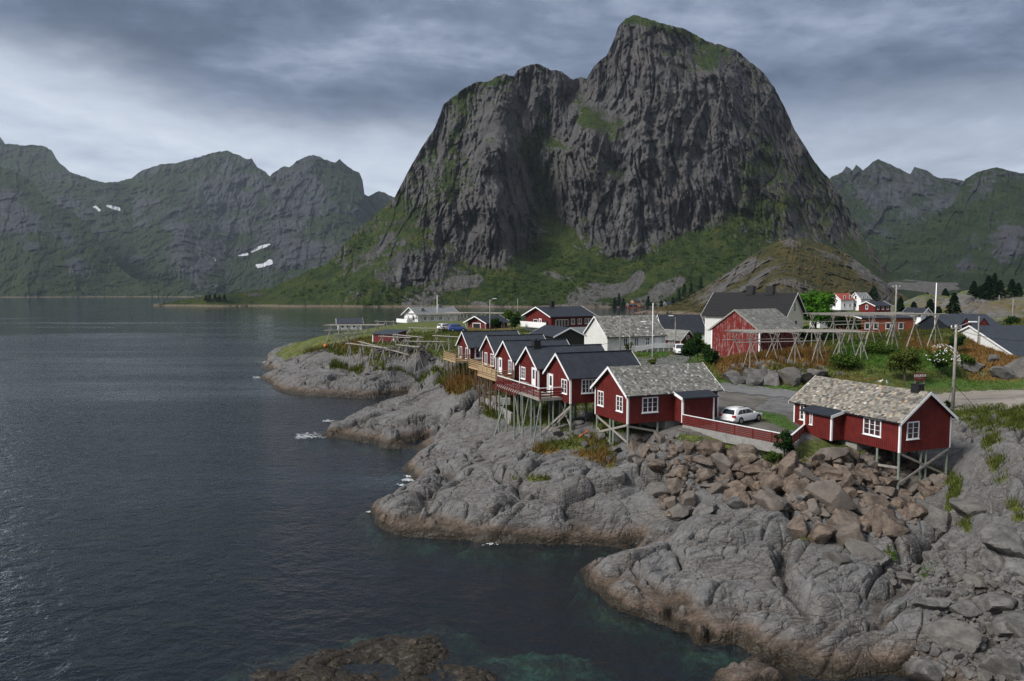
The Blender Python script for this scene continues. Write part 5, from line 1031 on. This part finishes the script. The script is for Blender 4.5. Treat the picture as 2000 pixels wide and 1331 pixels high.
def beam_rack(label,p,q,n,seed):
    rn=random.Random(seed); a=V3(*p); b=V3(*q); o=thing('drying_rack',label,'rack',Vector((a.x,a.y,gz(a.x,a.y))),'wooden fish drying racks')
    d=(b-a).normalized(); pr=Vector((-d.y,d.x,0)).normalized(); h=a.z-gz(a.x,a.y)
    for k in (-.25,.25):
        m=MB(); m.cyl(a-d*.5+pr*k,b+d*.6+pr*k,.095,.08,5); m.build('pole',M_GREYW,o)
    for i in range(n):
        t=a.lerp(b,(i+.15)/(n-.7) if n>1 else .5); m=MB()
        for sg in (-1,1):
            m.cyl(down(t+pr*(sg*1.25)+d*rn.uniform(-.9,.9)),t-pr*(sg*.35)+Vector((0,0,.3)),.085,.07,5)
            m.cyl(down(t+pr*(sg*.9)+d*(rn.choice((-1,1))*rn.uniform(.9,1.5))),t+Vector((0,0,.1)),.075,.06,5)
        m.cyl(t+pr*.75-Vector((0,0,h*.5)),t-pr*.75-Vector((0,0,h*.5)),.05,.05,5)
        m.build('trestle',M_GREYW,o)
    return o
for i,(lb,p,q,n) in enumerate((('long grey beam rack lowest on the shore rocks of the peninsula',(680,671,150),(752,680,145),4),('sloping beam rack reaching past the corner of the low red shed',(704,668,153),(793,692,146),4),
  ('short beam rack directly before the low red shed',(744,657,156),(797,660,152),3),('beam rack crossing the end wall of the low red shed',(772,654,157),(822,659,153),3),('low beam rack above the end of the dry stone wall',(778,674,148),(815,678,145),3),
  ('beam rack in the middle of the grass below the parked van',(795,667,151),(865,668,149),4),('tall beam rack nearest the pale wooden decks',(850,656,150),(902,659,147),3),('beam rack at the seaward edge of the grass',(655,655,168),(695,652,172),3),
  ('beam rack standing behind the low red shed',(800,641,176),(862,642,172),3),('beam rack seen against the water behind the shed',(735,628,205),(770,629,205),3))): beam_rack(lb,p,q,n,20+i)
# gulls on the ridge of the tan slate roof
def gull(label,p,hd):
    hd=Vector((*hd,0)).normalized(); sd_=Vector((hd.y,-hd.x,0)); z=Vector((0,0,1)); o=thing('gull',label,'gull',p); C=lambda x,y,zz: Vector(p)+hd*x+sd_*y+z*zz
    m=MB(); st=[(-.30,.20,.012),(-.20,.20,.05),(-.06,.21,.095),(.07,.235,.10),(.15,.29,.065),(.19,.35,.055),(.225,.395,.058),(.265,.40,.045),(.295,.39,.012)]; n=8; V=[]
    for x,zz,r in st: V+=[C(x,r*math.cos(k*math.tau/n)*.9,zz+r*math.sin(k*math.tau/n)) for k in range(n)]
    m.add(V,[(i*n+k,i*n+(k+1)%n,(i+1)*n+(k+1)%n,(i+1)*n+k) for i in range(len(st)-1) for k in range(n)]+[tuple(range(n)),tuple((len(st)-1)*n+k for k in range(n))]); m.build('body',M_WHITE,o,smooth=True)
    for sg in (-1,1):
        m=MB(); m.add([C(.10,sg*.088,.27),C(-.05,sg*.105,.28),C(-.38,sg*.03,.21),C(-.2,sg*.09,.17),C(.06,sg*.10,.20)],[(0,1,2,3,4)]); m.build('wing',M_ROOFS,o)
        m=MB(); m.cyl(C(.02,sg*.035,0),C(.02,sg*.035,.15),.008,.008,5); m.build('leg',M_PINE,o)
    m=MB(); m.cyl(C(.285,0,.39),C(.35,0,.378),.014,.004,6); m.build('beak',M_PINE,o)
zr=2.72+2.15+.19
gull('white gull on the slate ridge, farther from the chimney',C2.pt(3,4.75,zr),(.5,-.8)); gull('white gull on the slate ridge, nearer the chimney',C2.pt(3,3.95,zr),(-.7,-.6))
# orange float by the seaward rack
c=V3(635,661,172); c.z=gz(c.x,c.y)+.55; m=MB(); m.lathe(c-Vector((0,0,.55)),[(.05,0),(.35,.15),(.45,.45),(.35,.8),(.1,1.0)],10); simple(m,'float_buoy','orange float lying at the foot of the seaward rack','buoy',M_PLASTIC,c-Vector((0,0,.55)),smooth=True)
HAZE=3.8e-5
# ---------------------------------------------------------------- plants
def mat_leaf(name,a,b):
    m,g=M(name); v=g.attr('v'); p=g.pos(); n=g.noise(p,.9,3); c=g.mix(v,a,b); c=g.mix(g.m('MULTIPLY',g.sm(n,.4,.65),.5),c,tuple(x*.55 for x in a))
    d=g('BsdfDiffuse',{'Color':c}); t=g('BsdfTranslucent',{'Color':c}); g.out(g('MixShader',{0:.25,1:d,2:t})); return m
L_BRIGHT=mat_leaf('leaf_bright',(.022,.075,.008),(.075,.19,.02)); L_DARK=mat_leaf('leaf_dark',(.008,.024,.008),(.028,.062,.016)); L_MID=mat_leaf('leaf_mid',(.022,.05,.010),(.075,.12,.022)); L_FIR=mat_leaf('fir_needles',(.006,.016,.009),(.018,.038,.018)); L_OLIVE=mat_leaf('leaf_olive',(.03,.05,.01),(.10,.125,.03))
M_BARK=flat('bark',(.07,.055,.04),.95,.3,5,.5)
def leafcards(C,Rr,n,size,rng,squash=.85):
    """n leaf quads through blobs C (k,3) with radii Rr (k,)"""
    k=rng.choice(len(C),n,p=Rr**2/np.sum(Rr**2)); d=rng.normal(size=(n,3)); d/=np.linalg.norm(d,axis=1)[:,None]
    r=rng.random(n)**.45; c=C[k]+d*(Rr[k]*r)[:,None]*np.array([1,1,squash])
    a=rng.normal(size=(n,3)); a/=np.linalg.norm(a,axis=1)[:,None]; b=np.cross(a,d+.4*rng.normal(size=(n,3))); b/=np.linalg.norm(b,axis=1)[:,None]+1e-6
    s=(size*rng.uniform(.6,1.4,n))[:,None]; V=np.stack([c-a*s,c-b*s*.55,c+a*s,c+b*s*.55],1).reshape(-1,3)
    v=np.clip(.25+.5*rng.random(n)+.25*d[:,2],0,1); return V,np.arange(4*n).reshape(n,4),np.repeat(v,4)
def tree(name,label,base,height,radius,mat,n=1500,leaf=.22,seed=0,trunk=.3,cat='tree',blobs=14,group=None,trunkless=False,squash=.85):
    rng=np.random.default_rng(seed); base=Vector(base); o=thing(name,label,cat,base,group)
    zc=height*(trunk+(1-trunk)*.5); hz=height*(1-trunk)*.5
    d=rng.normal(size=(blobs,3)); d/=np.linalg.norm(d,axis=1)[:,None]; rr=rng.random(blobs)**.5
    C=d*rr[:,None]*np.array([radius*.72,radius*.72,hz*.74])+np.array([0,0,zc]); Rr=radius*rng.uniform(.24,.46,blobs)
    V,q,v=leafcards(C,Rr,n,leaf,rng,squash); npmesh('crown',V,[q],mat,{'v':v},smooth=False,parent=o)
    m=MB(); b=base-Vector((0,0,.4)); top=base+Vector((0,0,zc*.9)); m.cyl(b,top,max(.05,height*.028),max(.025,height*.012),7)
    for i in range(5 if blobs>6 else 3):
        c=Vector(C[i].tolist())+base; s=base.lerp(top,.45+.1*i); m.cyl(s,c,height*.012+.015,.012,5)
    m.build('trunk',M_BARK,o); return o
def conifer(label,base,height,radius,seed,n=900,leaf=.35,group='dark firs on the heath slope',name='fir_tree'):
    rng=np.random.default_rng(seed); base=Vector(base); o=thing(name,label,'tree',base,group)
    t=rng.random(n)**.75; lay=np.floor(t*9)/9+.11*rng.random(n); z=height*(.06+.94*np.clip(lay,0,1)); rad=radius*(1-.93*np.clip(lay,0,1))*(.35+.65*np.sqrt(rng.random(n)))*(.8+.3*np.sin(rng.integers(0,7,n)*.9))
    th=rng.random(n)*6.283; C=np.stack([rad*np.cos(th),rad*np.sin(th),z-.16*rad],1); od=np.stack([np.cos(th),np.sin(th),-.45+0*th],1); sd=np.stack([-np.sin(th),np.cos(th),0*th],1)+.5*rng.normal(size=(n,3))
    s=(leaf*rng.uniform(.6,1.5,n))[:,None]; V=np.stack([C-od*s,C-sd*s*.4,C+od*s,C+sd*s*.4],1).reshape(-1,3)
    npmesh('crown',V,[np.arange(4*n).reshape(n,4)],L_FIR,{'v':np.repeat(rng.random(n),4)},smooth=False,parent=o)
    m=MB(); m.cyl(base-Vector((0,0,.5)),base+Vector((0,0,height*.96)),height*.022,.02,6); m.build('trunk',M_BARK,o); return o
def on_ground(px,py,Y): q=V3(px,py,Y); q.z=gz(q.x,q.y); return q
T=[('broadleaf_tree','bright green round tree beside the big white house',1593,636,138,10.6,4.8,L_BRIGHT,8000,.27,'tree'),
 ('broadleaf_tree','dark tree below the white cottage, beside the bright green tree',1638,644,145,5.8,2.6,L_DARK,1800,.24,'tree'),
 ('broadleaf_tree','dark tree close to the legs of the high rack',1668,646,140,5.0,2.4,L_DARK,1600,.24,'tree'),
 ('shrub','dark hedge-like shrub under the bright green tree',1615,650,132,2.6,2.8,L_DARK,1400,.22,'shrub'),
 ('shrub','dark shrub between the barn roof and the bright tree',1578,655,128,3.2,2.4,L_DARK,1300,.22,'shrub'),
 ('broadleaf_tree','tall dark bush at the corner of the weathered barn',1362,722,100,4.6,1.7,L_DARK,2200,.16,'tree'),
 ('broadleaf_tree','second dark bush at the barn corner, nearer the lane',1347,714,104,3.6,1.4,L_DARK,1600,.16,'tree'),
 ('shrub','dark low bush under the barn posts',1385,724,97,3.0,1.6,L_DARK,1600,.15,'shrub'),
 ('shrub','green shrub with white blossom against the white wall behind the barn bush',1378,672,120,2.4,1.6,L_MID,900,.18,'shrub'),
 ('shrub','olive treetop rising behind the barn roof',1415,655,112,5.5,1.6,L_OLIVE,1000,.2,'shrub'),
 ('shrub','leafy green bush growing over the red fence',1532,886,59.0,2.5,1.0,L_DARK,1500,.10,'shrub'),
 ('shrub','low green bush at the foot of the fence kerb',1512,886,58.6,1.0,1.0,L_MID,700,.10,'shrub'),
 ('shrub','tall light green bush beside the red sign board',1766,760,90,4.9,2.3,L_OLIVE,3000,.17,'shrub'),
 ('shrub','dark shrub in front of the wide grey roof',1890,672,94,2.4,1.4,L_MID,1200,.17,'shrub'),
 ('shrub','dark conifer-like shrub beside the wooden pole and grey roof',1871,660,99,3.4,1.3,L_DARK,1000,.17,'shrub'),
 ('shrub','low dark green shrub in the lush grass below the high rack',1722,682,100,1.3,2.6,L_MID,1300,.16,'shrub'),
 ('shrub','leafy green shrub below the wide drying rack',1648,712,94,1.9,2.4,L_MID,1700,.15,'shrub'),
 ('broadleaf_tree','round dark bush in front of the red garage',968,654,172,3.8,1.9,L_DARK,1000,.24,'tree'),
 ('broadleaf_tree','dark green tree between the garage and the red two-storey house',1000,656,176,5.4,2.6,L_MID,1300,.26,'tree'),
 ('shrub','dark tree touching the balcony of the red two-storey house',1006,652,172,4.6,1.6,L_DARK,800,.24,'shrub'),
 ('sapling','small sapling before the white boarded house windows',1228,694,119,2.6,.75,L_MID,420,.14,'tree'),
 ('shrub','small shrub on the brink above the lane bend',1275,724,98,1.6,.9,L_OLIVE,500,.13,'shrub'),
 ('shrub','round dark shrub on the heath below a grey pole',1976,612,160,1.7,2.4,L_DARK,700,.22,'shrub'),
 ('shrub','tiny fir-like bush by the foot of the tall wooden pole',1851,796,73.5,1.9,.55,L_DARK,500,.10,'shrub')]
for i,(nm,lb,px,py,Y,hh,rr,mt,n,lf,ct) in enumerate(T):
    tree(nm,lb,on_ground(px,py,Y),hh,rr,mt,n,lf,seed=100+i,trunk=.28 if ct=='tree' else .06,cat=ct,blobs=18 if n>1500 else 12)
# elder with white blossom
q=on_ground(1834,745,92.5); o=tree('flowering_elder','dark green elder bush covered in white flower heads',q,4.0,2.3,L_MID,2600,.17,seed=300,trunk=.05,cat='shrub',blobs=16)
rng=np.random.default_rng(4); n=70; d=rng.normal(size=(n,3)); d[:,1]=-abs(d[:,1]); d[:,2]=abs(d[:,2])*.9-.1; d/=np.linalg.norm(d,axis=1)[:,None]; C=d*np.array([2.2,2.2,1.95])+np.array([0,0,2.1])
fv,fq,v=leafcards(C,np.full(n,.12),n*6,.07,rng); npmesh('blossom',fv,[fq],M_WHITE,None,False,o)
# firs on the heath
FT=[(1758,612,195,6.0,2.3),(1784,616,190,4.4,2.2),(1816,622,178,6.2,2.8),(1832,626,172,5.2,2.4),(1862,624,180,7.0,3.0),(1878,630,172,3.2,1.8),(1900,606,225,6.4,2.6),(1912,612,215,5.0,2.8),(1928,602,235,8.0,3.2),(1940,598,240,8.4,3.0),(1952,592,250,6.2,3.2),(1975,590,255,6.4,3.0),(1918,620,200,3.6,2.6),(1845,604,240,3.0,1.6),(1811,586,290,4.0,1.6),(1988,585,262,4.8,2.6),(1795,620,185,3.0,1.6)]
for i,(px,py,Y,hh,rr) in enumerate(FT):
    conifer('dark fir of the scattered group on the heath slope beyond the high rack',on_ground(px,py,Y),hh,rr,500+i,900,.42)
for i,(px,py,hh) in enumerate(((1198,603,20),(1207,598,24),(1215,602,18),(1262,602,22),(1288,603,15),(1322,588,22),(1333,582,26),(1345,578,24),(1352,590,20),(1310,600,18),(1365,565,22),(1340,596,18))):
    q=Vector(on_sheet('main',px,py).tolist()) if px<1400 else None; q.y-=8
    conifer('dark fir at the mountain foot near the orange house',q,hh*.62,hh*.17,560+i,320,1.2,'dark firs at the mountain foot')
for i,px in enumerate((404,412,421,430,441)):
    q=Vector(on_sheet('main',px,588).tolist()); q.y-=4; conifer('dark fir in the short row on the far promontory',q,7+i%3,3.6,590+i,260,1.2,'row of firs on the promontory')
conifer('lone dark round fir under the knoll, above the tall white house',Vector(on_sheet('knoll',1705,585).tolist()),10,6,600,700,.9,None)
# mountain scrub: uncountable, one object
rng=np.random.default_rng(12); Cs=[];Rs=[]
ZN=[([(950,560),(1060,520),(1075,480)],34,260),([(960,575),(1060,575),(1180,545)],26,260),([(1060,505),(1150,530),(1290,505)],22,150),([(1250,520),(1400,460),(1480,430)],36,150),([(1300,575),(1400,510),(1490,450)],36,150),([(560,575),(700,560),(820,575)],18,110),([(640,525),(720,460)],16,60),([(700,600),(900,565)],12,80),([(1045,330),(1060,420)],16,50),([(850,340),(860,400)],22,40),([(1180,600),(1360,590)],12,90)]
for pts,w,n in ZN:
    for _ in range(n):
        i=rng.integers(0,len(pts)-1); t=rng.random(); px=pts[i][0]+(pts[i+1][0]-pts[i][0])*t+rng.normal()*w*.6; py=pts[i][1]+(pts[i+1][1]-pts[i][1])*t+rng.normal()*w*.5
        py=min(py,603); P=on_sheet('main',px,py); r=rng.uniform(1.2,3.2); Cs.append((P[0],P[1]-r*.3,max(P[2],2)+r*.45)); Rs.append(r)
V,q,v=leafcards(np.array(Cs),np.array(Rs),42000,.62,rng,.8); tag(npmesh('scrub',V,[q],L_MID,{'v':v},False),'green birch scrub over the lower mountain slopes',None,None,'stuff')
# ---------------------------------------------------------------- grass blades on the near ground
rng=np.random.default_rng(21)
gm=(GAM>.42)&(YY<175)&(H>2.0)&(RG<1.1); idx=np.flatnonzero(gm.ravel())
area=(YY*(UU[1]-UU[0])*YY*(LV[1]-LV[0])).ravel()[idx]; w=area/np.maximum(1,YY.ravel()[idx]/70)**1.3*(.35+RG.ravel()[idx])*(.4+np.clip(GAM.ravel()[idx],0,1.3)); w/=w.sum()
k=rng.choice(idx,230000,p=w); X=XX.ravel()[k]+rng.normal(size=len(k))*.12; Y=YY.ravel()[k]+rng.normal(size=len(k))*.12; Z=terr(X,Y)
ru=np.clip(rust.ravel()[k]+.55*LOCAL.ravel()[k]+.15*rng.normal(size=len(k)),0,1); lu=np.clip(lush.ravel()[k]+.2*rng.normal(size=len(k)),0,1)
rough_=np.clip(RG.ravel()[k],0,1); hh=(.15+.70*rough_*(1-.3*lu)+.30*ru*rough_)*rng.uniform(.5,1.4,len(k))*np.clip(Y/90,.55,1.3); ww=.035*np.clip(Y/70,.7,2.2)*rng.uniform(.7,1.6,len(k))
th=rng.random(len(k))*6.283; a=np.stack([np.cos(th)*ww,np.sin(th)*ww,0*th],1); ln=rng.normal(size=(len(k),2))*.35*hh[:,None]; b0=np.stack([X,Y,Z-.05],1)
V=np.stack([b0-a,b0+a,b0+np.stack([ln[:,0],ln[:,1],hh],1)],1).reshape(-1,3)
m_,g=M('grass_blades'); u=g.attr('ru'); l=g.attr('lu'); v=g.attr('v'); c=g.mix(v,(.028,.045,.010),(.115,.130,.030)); c=g.mix(g.sm(u,.25,.8),c,g.mix(v,(.085,.042,.014),(.25,.15,.05))); c=g.mix(g.sm(l,.3,.8),c,g.mix(v,(.018,.055,.006),(.065,.15,.018)))
d=g('BsdfDiffuse',{'Color':c}); t=g('BsdfTranslucent',{'Color':c}); g.out(g('MixShader',{0:.3,1:d,2:t}))
tag(npmesh('grass',V,[np.arange(len(V)).reshape(-1,3)],m_,{'ru':np.repeat(ru,3),'lu':np.repeat(lu,3),'v':np.repeat(rng.random(len(k)),3)},False),'rough green and rusty grass on the village ground',None,None,'stuff')
# ---------------------------------------------------------------- boulders
def mat_boulder(name,a,b,c2):
    m,g=M(name); p=g.obj(); oi=g('ObjectInfo',out=5); gp=g.pos(); w=g.xyz(gp,2)
    n=g.noise(g.vm('ADD',p,g.cxyz(g.m('MULTIPLY',oi,40),0,0)),1.6,6,.65,.3); f=g.noise(gp,7,5,.7); c=g.mix(g.sm(n,.35,.65),a,b); c=g.mix(g.m('MULTIPLY',g.sm(oi,.35,.9),.6),c,c2); c=g.mix(g.m('MULTIPLY',g.sm(f,.55,.75),.4),c,tuple(min(1,x*1.7) for x in b)); c=g.mix(g.m('MULTIPLY',g.sm(f,.45,.28),.5),c,tuple(x*.4 for x in a))
    c=g.mix(g.sm(w,.8,.1,0,.8),c,(.03,.02,.012)); g.out(g.bsdf(c,.9,g.bump(g.m('ADD',f,n),.6,.06),spec=.25)); return m
MB_BR=mat_boulder('brown_boulder',(.055,.041,.033),(.145,.113,.090),(.120,.111,.102)); MB_GR=mat_boulder('grey_boulder',(.062,.060,.058),(.13,.126,.120),(.098,.088,.078))
def boulder_mesh(seed,sub=4,cuts=11,round_=.03):
    rng=np.random.default_rng(seed); bm=bmesh.new(); bmesh.ops.create_icosphere(bm,subdivisions=sub,radius=1); sc=np.array([rng.uniform(.8,1.35),rng.uniform(.7,1.0),rng.uniform(.5,.85)])
    D=np.array([v.co[:] for v in bm.verts]); r=np.full(len(D),1.4)
    for i in range(cuts):
        n=rng.normal(size=3); n/=np.linalg.norm(n); t=D@n; dd=rng.uniform(.62,1.0); rr=np.where(t>.12,dd/np.maximum(t,.12),9); k=.010; r=-k*np.log(np.exp(-r/k)+np.exp(-np.minimum(rr,6)/k))
    r=np.minimum(r,1.35); P=D*r[:,None]*sc; nz_=np.array([mn.fractal(tuple(p*2.2+seed),1,2,4) for p in P]); P+=D*nz_[:,None]*round_
    for v,p in zip(bm.verts,P): v.co=p
    me=bpy.data.meshes.new('boulder'); bm.to_mesh(me); bm.free()
    me.polygons.foreach_set('use_smooth',np.ones(len(me.polygons),bool)); me.set_sharp_from_angle(angle=R(17)); return me
PB=[boulder_mesh(700+i,4,11,.022) for i in range(12)]
for me in PB: me.materials.append(MB_BR)
PT_=[boulder_mesh(760+i,4,11,.022) for i in range(6)]
MB_TAN=mat_boulder('tan_boulder',(.075,.058,.044),(.20,.155,.118),(.17,.15,.135))
for me in PT_: me.materials.append(MB_TAN)
PG=[boulder_mesh(800+i,4,12,.05) for i in range(9)]
for me in PG: me.materials.append(MB_GR)
def put_boulder(px,py,s,mes,label,group,rng,sink=.35,y0=33,y1=80):
    q=hit(px,py,y0,y1,900)
    if q is None or q.z<-.5: return
    o=bpy.data.objects.new('boulder',mes[rng.integers(len(mes))]); COL.objects.link(o); o.location=(q.x,q.y,gz(q.x,q.y)+s*(.5-sink)); o.rotation_euler=(rng.normal()*.35,rng.normal()*.35,rng.random()*6.28)
    o.scale=(s*rng.uniform(.85,1.2),s*rng.uniform(.85,1.15),s*rng.uniform(.8,1.15)); tag(o,label,'boulder',group); return o
def scatter(poly,n,s0,s1,mes,label,group,seed,minpx,power=2.0,sink=.35):
    rng=np.random.default_rng(seed); P=[]; xs=[p[0] for p in poly]; ys=[p[1] for p in poly]; tries=0
    while len(P)<n and tries<n*60:
        tries+=1; x=rng.uniform(min(xs),max(xs)); y=rng.uniform(min(ys),max(ys))
        if not inpoly(np.array([x]),np.array([y]),poly)[0]: continue
        s=s0+(s1-s0)*rng.random()**power; d=minpx*(s/s0)**.5
        if any(abs(x-a)<max(d,e) and math.hypot(x-a,(y-b)*1.35)<max(d,e)*.5+.5*min(d,e) for a,b,e in P): continue
        P.append((x,y,d)); put_boulder(x,y,s,mes,label,group,rng,sink)
RIP=[(1232,855),(1300,852),(1400,874),(1540,895),(1640,886),(1700,872),(1790,898),(1850,945),(1805,985),(1800,1020),(1740,1050),(1690,1050),(1600,1035),(1560,1000),(1500,1000),(1440,985),(1380,960),(1330,990),(1300,1010),(1285,985),(1330,950),(1280,920),(1235,895)]
scatter(RIP,50,.62,1.15,PB,'big angular brown boulder in the rubble slope below the parking yard','brown boulders of the rubble slope',31,27,1.6,.30)
scatter(RIP,130,.32,.60,PB,'small angular brown stone in the rubble slope below the parking yard','brown stones of the rubble slope',32,12,1.5,.25)
scatter(RIP,34,.34,.85,PT_,'pale tan block among the darker boulders of the rubble slope','tan blocks of the rubble slope',39,22,1.6,.22)
scatter(RIP,16,.35,.7,PG,'pale grey stone among the brown boulders of the rubble slope','grey stones of the rubble slope',33,26,1.5,.25)
BIG=[(1540,925,1.25),(1625,985,1.45),(1560,960,1.15),(1615,930,1.1),(1505,955,1.2),(1470,925,.95),(1370,905,.9),(1700,985,1.15),(1780,955,1.35),(1600,1055,1.15),(1655,1060,1.05),(1560,1040,1.2),(1735,1035,1.1),(1430,900,.85),(1690,940,1.0)]
rng=np.random.default_rng(34)
for x,y,s in BIG: put_boulder(x,y,s,PB,'largest brown blocks standing out of the rubble slope','largest blocks of the rubble slope',rng,.3)
LOWR=[(1720,1095),(1790,1110),(1850,1060),(1930,1070),(2000,1140),(2000,1331),(1760,1331),(1790,1260),(1820,1200),(1740,1140)]
scatter(LOWR,55,.28,.8,PG,'grey rounded boulder on the stony beach under the rock slabs','grey boulders of the stony beach',35,22,2.2,.3)
rng=np.random.default_rng(36)
for x,y,s in ((1900,1000,1.3),(1870,1060,1.2),(1965,1060,1.5),(1940,1180,1.2),(1990,1230,1.3),(1860,1250,1.1),(1770,1130,1.0),(1690,1085,1.2),(1720,1030,1.15),(1830,1010,1.5),(1880,1190,.9),(1640,1095,1.0),(1800,1310,1.2),(1960,1310,1.3),(1440,990,1.3),(1380,1000,1.1),(1330,1005,1.2),(1210,930,.9),(1290,960,1.0)): put_boulder(x,y,s*.8,PG,'big grey boulder lying against the bedrock slabs','big grey boulders against the slabs',rng,.42)
rng=np.random.default_rng(37)
for x,y,s in ((1150,855,.45),(1105,835,.6),(1085,845,.5),(1128,828,.55),(1175,855,.5),(1200,880,.6),(1050,820,.6),(1140,870,.4),(985,800,.6),(1255,880,.6),(1240,900,.7),(960,770,.6)): put_boulder(x,y,s,PG,'grey stone in the shade under the stilt cabins','grey stones under the stilt cabins',rng,.3,40,120)
rng=np.random.default_rng(38)
for x,y,s in ((1445,745,1.5),(1475,742,1.8),(1505,748,1.6),(1540,740,1.7),(1568,742,1.6),(1590,735,1.3),(1430,735,1.2),(1960,735,1.6),(1940,705,1.1),(1985,725,1.8),(1880,715,1.0),(1900,720,1.2)): put_boulder(x,y,s,PG,'big grey rock set in the foot of the grassy mound','grey rocks in the grassy mound',rng,.4,70,130)
# rubble: small stones, uncountable
rng=np.random.default_rng(41); Vs=[];Fs=[];n=0; ico=bmesh.new(); bmesh.ops.create_icosphere(ico,subdivisions=1,radius=1); IV=np.array([v.co[:] for v in ico.verts]); IF=np.array([[v.index for v in f.verts] for f in ico.faces])
cnt=0; xs=[p[0] for p in RIP]; 
for poly,num in ((RIP,1100),(LOWR,650)):
    Vs=[];Fs=[];n=0
    px=rng.uniform(min(p[0] for p in poly),max(p[0] for p in poly),num*3); py=rng.uniform(min(p[1] for p in poly),max(p[1] for p in poly),num*3); ok=inpoly(px,py,poly)
    for x,y in zip(px[ok][:num],py[ok][:num]):
        q=hit(x,y,33,80,300)
        if q is None or q.z<0: continue
        s=rng.uniform(.09,.30) if rng.random()<.5 else rng.uniform(.07,.16); Pm=IV*rng.uniform(.6,1.15,(len(IV),1))*s*rng.uniform(.7,1.3,3); Vs.append(Pm+np.array([q.x,q.y,gz(q.x,q.y)+s*.3])); Fs.append(IF+n); n+=len(IV)
    br=poly is RIP; tag(npmesh('rubble',np.concatenate(Vs),[np.concatenate(Fs)],MB_BR if br else MB_GR,None,False),'small brown stones between the boulders' if br else 'small grey stones on the beach',None,None,'stuff')
# ---------------------------------------------------------------- foam where swell meets the rocks
rng=np.random.default_rng(51); Vs=[];Fs=[];n=0
for px,py,r,num in ((603,851,17,120),(588,854,12,60),(625,852,10,40),(640,823,8,40),(795,938,9,110),(801,931,7,70),(785,948,5,30),(520,708,9,50),(500,738,7,40),(722,1000,4,20),(848,1262,5,25),(800,1262,5,14),(960,1063,10,20)):
    for _ in range(num):
        x=px+rng.normal()*r*.6; y=py+rng.normal()*r*.14; p=atz(x,y,.05); k=rng.integers(5,8); s=rng.uniform(.03,.13)*(p[1]/80); th=np.sort(rng.random(k)*6.283)
        Vs.append(np.stack([p[0]+np.cos(th)*s*1.6,p[1]+np.sin(th)*s,.05+.05*rng.random()+0*th],1)); Fs.append(np.array([[n,n+i,n+i+1] for i in range(1,k-1)])); n+=k
m_,g=M('sea_foam'); g.out(g.bsdf((.5,.53,.55),.7)); tag(npmesh('foam',np.concatenate(Vs),[np.concatenate(Fs)],m_,None,False),'white foam where the swell breaks on the rock tips',None,None,'stuff')

# ---------------------------------------------------------------- air: even haze round the whole scene
bmh=bmesh.new(); bmesh.ops.create_cube(bmh,size=1); me=bpy.data.meshes.new('haze')
for v in bmh.verts: v.co=((v.co.x)*12200,(v.co.y+.5)*5800-500,(v.co.z+.5)*1016-16)
bmh.to_mesh(me); bmh.free(); hz=bpy.data.objects.new('haze',me); COL.objects.link(hz); hz['kind']='stuff'; hz['label']='faint blue-grey haze over the fjord'
mh=bpy.data.materials.new('haze_air'); mh.use_nodes=True; nt=mh.node_tree; nt.nodes.clear(); ou=nt.nodes.new('ShaderNodeOutputMaterial'); pv=nt.nodes.new('ShaderNodeVolumePrincipled')
pv.inputs['Color'].default_value=(.72,.84,1.0,1); pv.inputs['Density'].default_value=HAZE; pv.inputs['Anisotropy'].default_value=.2; nt.links.new(pv.outputs[0],ou.inputs['Volume']); me.materials.append(mh)
